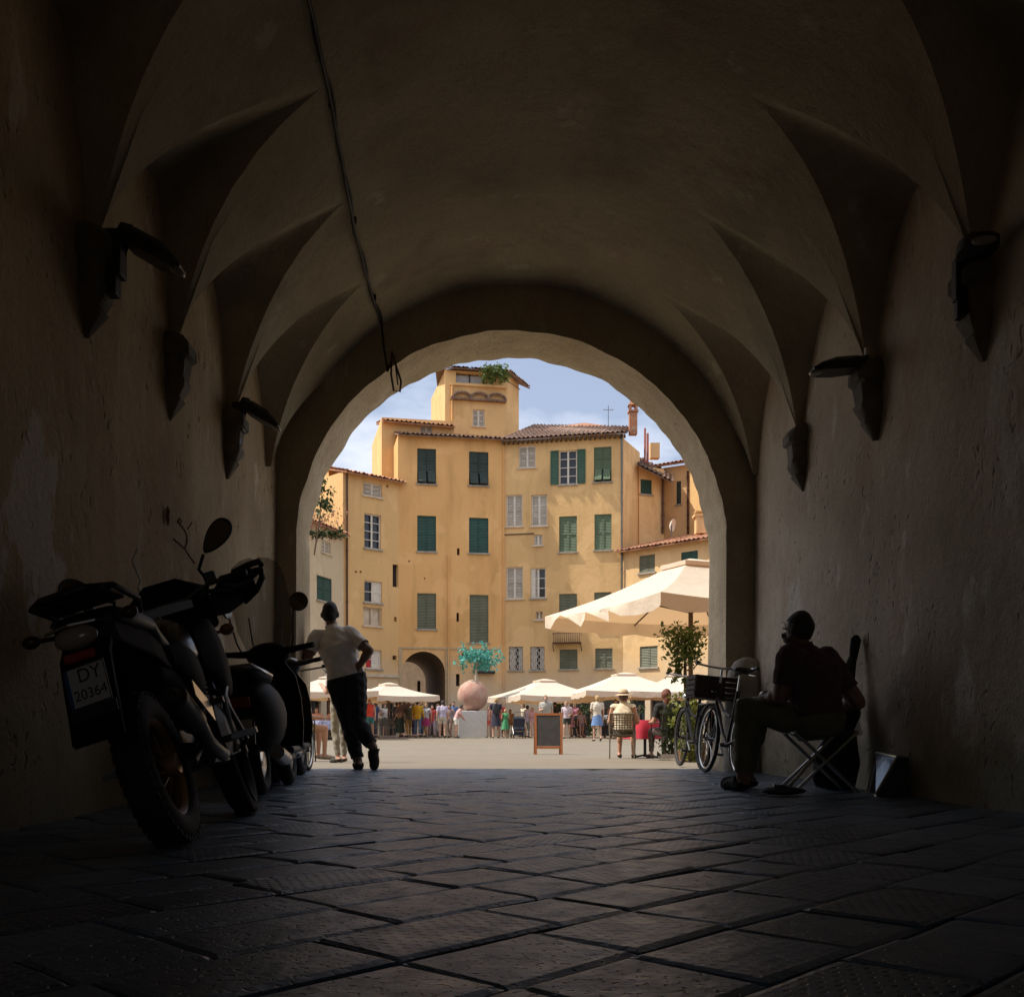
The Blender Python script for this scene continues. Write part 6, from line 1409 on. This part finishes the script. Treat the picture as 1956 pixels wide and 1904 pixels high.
# ------------------------------------------------------------------ crowd
W = human
crowd(707, 44, 'woman with blond hair in a red top and teal shorts walking this way', R(172), top=((.70, .08, .06), 'tank'), bottom=('shorts', (.05, .22, .24)), hair=(.45, .32, .16), H=1.68, shoes=(.6, .55, .5), group=GC)
crowd(755, 48, 'dark-haired person all in black at the left of the group by the gateway', R(-70), top=((.025, .022, .03), 'short'), bottom=('trousers', (.03, .03, .045)), H=1.68, group=GC)
crowd(765, 47.5, 'woman in a peach top and long dark green dress beside the one in black', R(60), top=((.50, .30, .22), 'tank'), bottom=('longdress', (.03, .055, .045)), hair=(.08, .04, .03), H=1.70, group=GC)
crowd(781, 47.5, 'person in long mustard trousers under the dark umbrella', R(20), top=((.12, .12, .09), 'short'), bottom=('trousers', (.42, .28, .11)), H=1.62, group=GC)
crowd(798, 47, 'man in a yellow shirt and blue jeans seen from behind', R(-5), top=((.60, .38, .03), 'long'), bottom=('trousers', (.10, .17, .33)), H=1.72, group=GC)
crowd(814, 47.5, 'person in a pale top and magenta skirt', R(160), top=((.50, .50, .55), 'short'), bottom=('skirt', (.38, .04, .16)), hair=(.35, .24, .14), H=1.58, group=GC)
crowd(825, 48, 'short person in a red top and pale trousers near the gateway pillar', R(190), top=((.60, .10, .09), 'short'), bottom=('trousers', (.45, .36, .45)), H=1.52, group=GC)
crowd(845, 45, 'man in a lavender shirt and beige shorts seen from behind', R(8), top=((.45, .40, .52), 'short'), bottom=('shorts', (.48, .42, .34)), hair=(.04, .03, .03), H=1.66, fat=1.15, group=GC)
crowd(859, 46.5, 'person with dark bag and brown trousers beside the lavender shirt', R(150), top=((.30, .22, .20), 'short'), bottom=('trousers', (.22, .15, .13)), H=1.52, group=GC)
crowd(871, 45, 'person in a pink top and white shorts bending by the marble block', R(-80), dict(chest=(0, .14, 1.26), neck=(0, .22, 1.40), head=(0, .29, 1.52), shR=(.185, .18, 1.36), shL=(-.185, .18, 1.36), elR=(.23, .25, 1.10), elL=(-.23, .25, 1.10), wrR=(.2, .38, .95), wrL=(-.2, .38, .95)), top=((.60, .36, .34), 'short'), bottom=('shorts', (.70, .66, .60)), H=1.56, group=GC)
crowd(934, 46, 'child in coral clothes at the right edge of the marble block', R(175), top=((.62, .30, .26), 'tank'), bottom=('shorts', (.68, .12, .10)), hair=(.1, .06, .04), H=1.42, group=GC)
crowd(947, 45, 'tall blond woman in a navy dress with a dark backpack', R(-10), top=((.03, .03, .055), 'short'), bottom=('dress', (.03, .03, .05)), hair=(.42, .28, .12), H=1.78, group=GC)
crowd(965.5, 45.5, 'small girl in a green dress beside the navy dress', R(12), top=((.08, .36, .16), 'tank'), bottom=('dress', (.08, .36, .16)), hair=(.5, .36, .18), H=1.28, group=GC)
crowd(975, 47.5, 'person with long brown hair between the girl in green and the pushchair', R(200), top=((.28, .15, .07), 'short'), bottom=('trousers', (.2, .13, .08)), hair=(.16, .07, .03), hair_long=.2, H=1.30, group=GC)
crowd(1009, 46, 'child in a lilac shirt and grey trousers behind the pushchair', R(-40), top=((.50, .44, .60), 'short'), bottom=('trousers', (.22, .22, .20)), H=1.46, group=GC)
crowd(1018, 45.5, 'child in pink left of the chalkboard', R(170), top=((.60, .34, .36), 'short'), bottom=('shorts', (.6, .4, .36)), hair=(.4, .25, .12), H=1.36, group=GC)
crowd(1043, 40, 'man in a grey striped shirt standing behind the chalkboard', R(178), top=((.38, .37, .33), 'short'), bottom=('trousers', (.15, .13, .12)), hair=(.3, .2, .12), H=1.78, group=GC)
crowd(1083, 44, 'boy in a pale checked shirt and black shorts right of the chalkboard', R(165), top=((.55, .45, .50), 'short'), bottom=('shorts', (.025, .03, .025)), hair=(.35, .22, .12), H=1.60, group=GC)
crowd(1111, 47, 'small child in lilac far behind the boy in black shorts', R(185), top=((.42, .34, .42), 'short'), bottom=('shorts', (.3, .24, .3)), H=1.22, group=GC)
crowd(1141, 39, 'woman in a white T-shirt and denim skirt seen from behind', R(6), top=((.64, .57, .46), 'short'), bottom=('skirt', (.13, .22, .42)), hair=(.45, .28, .12), H=1.74, group=GC)
crowd(650, 14.9, 'person in pale stretch trousers hidden behind the leaning man', R(40), top=((.5, .45, .4), 'short'), bottom=('trousers', (.26, .24, .19)), shoes=(.05, .05, .04), H=1.55, voxel=.014)
human('person in a light blue shirt sitting beyond the scooters at the left', (PX(567, 16), 16, G(16) + .02), R(-60), SIT, voxel=.016, top=((.30, .42, .62), 'short'), bottom=('shorts', (.50, .36, .20)), H=1.68, shoes=(.4, .35, .3))
cafe_chair('dark wicker chair under the person in light blue', (PX(567, 16), 16, G(16)), R(-60), CHD)
crowd(716, 50, 'man in a dark blue shirt standing behind the bare grey table', R(150), top=((.05, .07, .14), 'short'), bottom=('trousers', (.05, .05, .06)), H=1.74, group=GC)
crowd(735, 50.5, 'woman in a white top and black skirt far behind the grey chairs', R(200), top=((.6, .56, .5), 'tank'), bottom=('skirt', (.03, .03, .03)), hair=(.2, .1, .05), hair_long=.08, H=1.64, group=GC)
crowd(773, 49.5, 'man in an olive shirt behind the one under the dark umbrella', R(30), top=((.12, .13, .06), 'short'), bottom=('shorts', (.2, .17, .12)), H=1.75, group=GC)
crowd(790, 50, 'woman in an orange top half hidden behind the yellow shirt', R(-30), top=((.55, .22, .06), 'tank'), bottom=('trousers', (.06, .06, .09)), hair=(.06, .03, .02), hair_long=.1, H=1.63, group=GC)
crowd(806, 50.5, 'man in a dark grey shirt right behind the yellow shirt', R(160), top=((.08, .08, .09), 'short'), bottom=('trousers', (.1, .1, .13)), H=1.76, group=GC)
crowd(835, 49.8, 'woman in a turquoise top beside the gateway pillar', R(100), top=((.08, .30, .32), 'short'), bottom=('trousers', (.4, .36, .32)), hair=(.3, .18, .08), hair_long=.08, H=1.6, group=GC)
crowd(866, 50, 'man in a blue striped shirt left of the marble block', R(190), top=((.12, .18, .34), 'short'), bottom=('shorts', (.35, .3, .22)), H=1.73, group=GC)
crowd(956, 50, 'man in a red polo shirt behind the small girl in green', R(170), top=((.45, .07, .06), 'short'), bottom=('trousers', (.14, .12, .1)), H=1.72, group=GC)
crowd(1000, 50.2, 'woman in a cream dress behind the pushchair', R(120), top=((.6, .52, .4), 'tank'), bottom=('dress', (.6, .52, .4)), hair=(.1, .05, .03), hair_long=.1, H=1.63, group=GC)
crowd(1062, 49, 'man in a black shirt right behind the chalkboard', R(30), top=((.03, .03, .03), 'short'), bottom=('trousers', (.12, .11, .1)), H=1.74, group=GC)
crowd(1098, 50, 'woman in a pink dress between the boy and the small child', R(150), top=((.55, .22, .28), 'tank'), bottom=('dress', (.55, .22, .28)), hair=(.35, .2, .1), hair_long=.1, H=1.64, group=GC)
crowd(1176, 46.5, 'man in a navy polo shirt left of the straw hat', R(200), top=((.04, .05, .10), 'short'), bottom=('shorts', (.42, .36, .28)), H=1.74, group=GC)
# dark umbrella held over the group
um = thing('hand_umbrella', 'dark purple hand umbrella held tilted above the group by the gateway', 'umbrella', P(780, 1372, 47), (R(10), R(-28), 0))
b = MB(); n = 16; rg = [[Vector((r_*math.cos(a)*(1-.06*(1-math.cos(8*a))*r_), r_*math.sin(a), .72 - h)) for a in [2*math.pi*k/n for k in range(n)]] for r_, h in ((.01, 0), (.18, .03), (.36, .11), (.48, .22))]
b.loft(rg, False).build('canopy', mat('umbrella_cloth', (.05, .03, .05), .7), um, smooth=40); b = MB(); b.tube([(0, 0, 0), (0, 0, .76)], .012, 6); b.tube([(0, 0, 0), (.03, 0, -.05), (.06, 0, -.02)], .014, 6); b.build('handle', WOOD, um)
# backpack
bp_ = thing('backpack', 'dark backpack on the back of the woman in the navy dress', 'backpack', (PX(947, 45), 45 - .20, 1.30))
b = MB(); rg = [[Vector((w2*math.cos(a), .09*math.sin(a), z)) for a in [2*math.pi*k/14 for k in range(14)]] for z, w2 in ((-.24, .08), (-.2, .15), (0, .16), (.15, .14), (.21, .06))]; b.loft(rg).build('pouch', mat('dark_pack', (.03, .03, .035), .8), bp_, smooth=60); b = MB()
for s_ in (-.09, .09): b.tube([(s_, .05, .18), (s_, .12, .22), (s_, .2, .12)], .018, 6)
b.build('straps', BLACKP, bp_)
# pushchair
d = 44.5; pc = thing('pushchair', 'dark pushchair with a looped handle left of the chalkboard', 'pushchair', (PX(990, d), d, 0), (0, 0, R(8)))
b = MB(); b.loft([[(-.24, y, z), (.24, y, z), (.24, y+.04, z), (-.24, y+.04, z)] for y, z in ((-.30, .35), (-.22, .5), (-.2, .85), (-.1, .95))]); b.loft([[(-.24, -.3, .32), (.24, -.3, .32), (.24, .3, .3), (-.24, .3, .3)], [(-.24, -.3, .4), (.24, -.3, .4), (.24, .3, .36), (-.24, .3, .36)]]); b.box((0, -.02, .2), (.42, .44, .16)); b.build('seat', mat('navy_cloth', (.02, .022, .035), .85), pc)
b = MB()
for s_ in (-.25, .25): b.tube([(s_, .32, .1), (s_, -.1, .55), (s_, -.32, 1.0)], .016, 6); b.tube([(s_, -.32, .1), (s_, .05, .5)], .016, 6)
b.tube([(-.25, -.32, 1.0), (-.2, -.38, 1.12), (.2, -.38, 1.12), (.25, -.32, 1.0)], .018, 6); b.build('frame', STEEL, pc)
for x in (-.26, .26):
    for y in (-.32, .32): b = MB(); b.torus((x, y, .10), .08, .022, 'X', 20, 6); b.build('wheel', RUBBER, pc, smooth=50)
# terrace furniture at the left, under the parasols
BW = mat('blue_white_cloth', (.30, .32, .46), .85, var=.6, scale=14)
cafe_table('left terrace table with a blue and white cloth', (PX(622, 41.5), 41.5, 0), BW, .75)
cafe_table('small bare grey table right of the leaning man', (PX(728, 46), 46, 0), None, .42)
k = 0
for px, d, rz, lab in ((717, 45.2, 20, 'grey cafe chair left of the bare grey table'), (739, 45.6, -30, 'grey cafe chair right of the bare grey table'), (748, 47.6, 170, 'grey cafe chair behind the bare grey table'), (1100, 48, 30, 'dark cafe chair under the wide right parasol'), (1125, 48, -20, 'dark cafe chair left of the woman in white'), (1160, 47, 15, 'dark cafe chair right of the woman in white')):
    cafe_chair(lab, (PX(px, d), d, 0), R(rz), CHD if px > 1000 else STEEL)
for px, d, rz, tp, hr, lab in ((606, 42.3, 170, (.55, .28, .20), (.05, .03, .02), 'seated diner in peach at the left end of the blue table'), (636, 42.4, 200, (.55, .30, .20), (.25, .15, .07), 'seated diner in orange at the right end of the blue table'), (1106, 48.2, 190, (.12, .14, .18), (.05, .03, .02), 'seated diner in grey under the wide right parasol'), (1163, 47.2, 170, (.32, .34, .38), (.3, .2, .1), 'seated diner in pale grey right of the woman in white')):
    human(lab, (PX(px, d), d, 0), R(rz), SIT, top=(tp, 'short'), bottom=('trousers', (.06, .06, .08)), hair=hr, group='diners at the cafe tables'); cafe_chair('dark chair under the ' + lab, (PX(px, d), d, 0), R(rz), CHD)
rr = random.Random(41)
for px, d, y0, y1, lab in ((1047+18, 50, 1322, 1350, 'dark green potted shrub behind the striped shirt'), (1118, 52, 1345, 1400, 'dark green potted shrub in the shade left of the woman in white'), (1205, 52, 1325, 1370, 'green potted shrub behind the man in the straw hat'), (640, 47, 1385, 1404, 'low green hedge plant under the left parasol')):
    plant('potted_shrub', lab, 'plant', [(P(px + rr.gauss(0, 9), rr.uniform(y0, y1), d), .3) for _ in range(26)], .2, 9, LEAFD, [[Vector((PX(px, d), d, 0)), P(px, y0+10, d)]], 'shrubs in front of the cafes', seed=int(px))
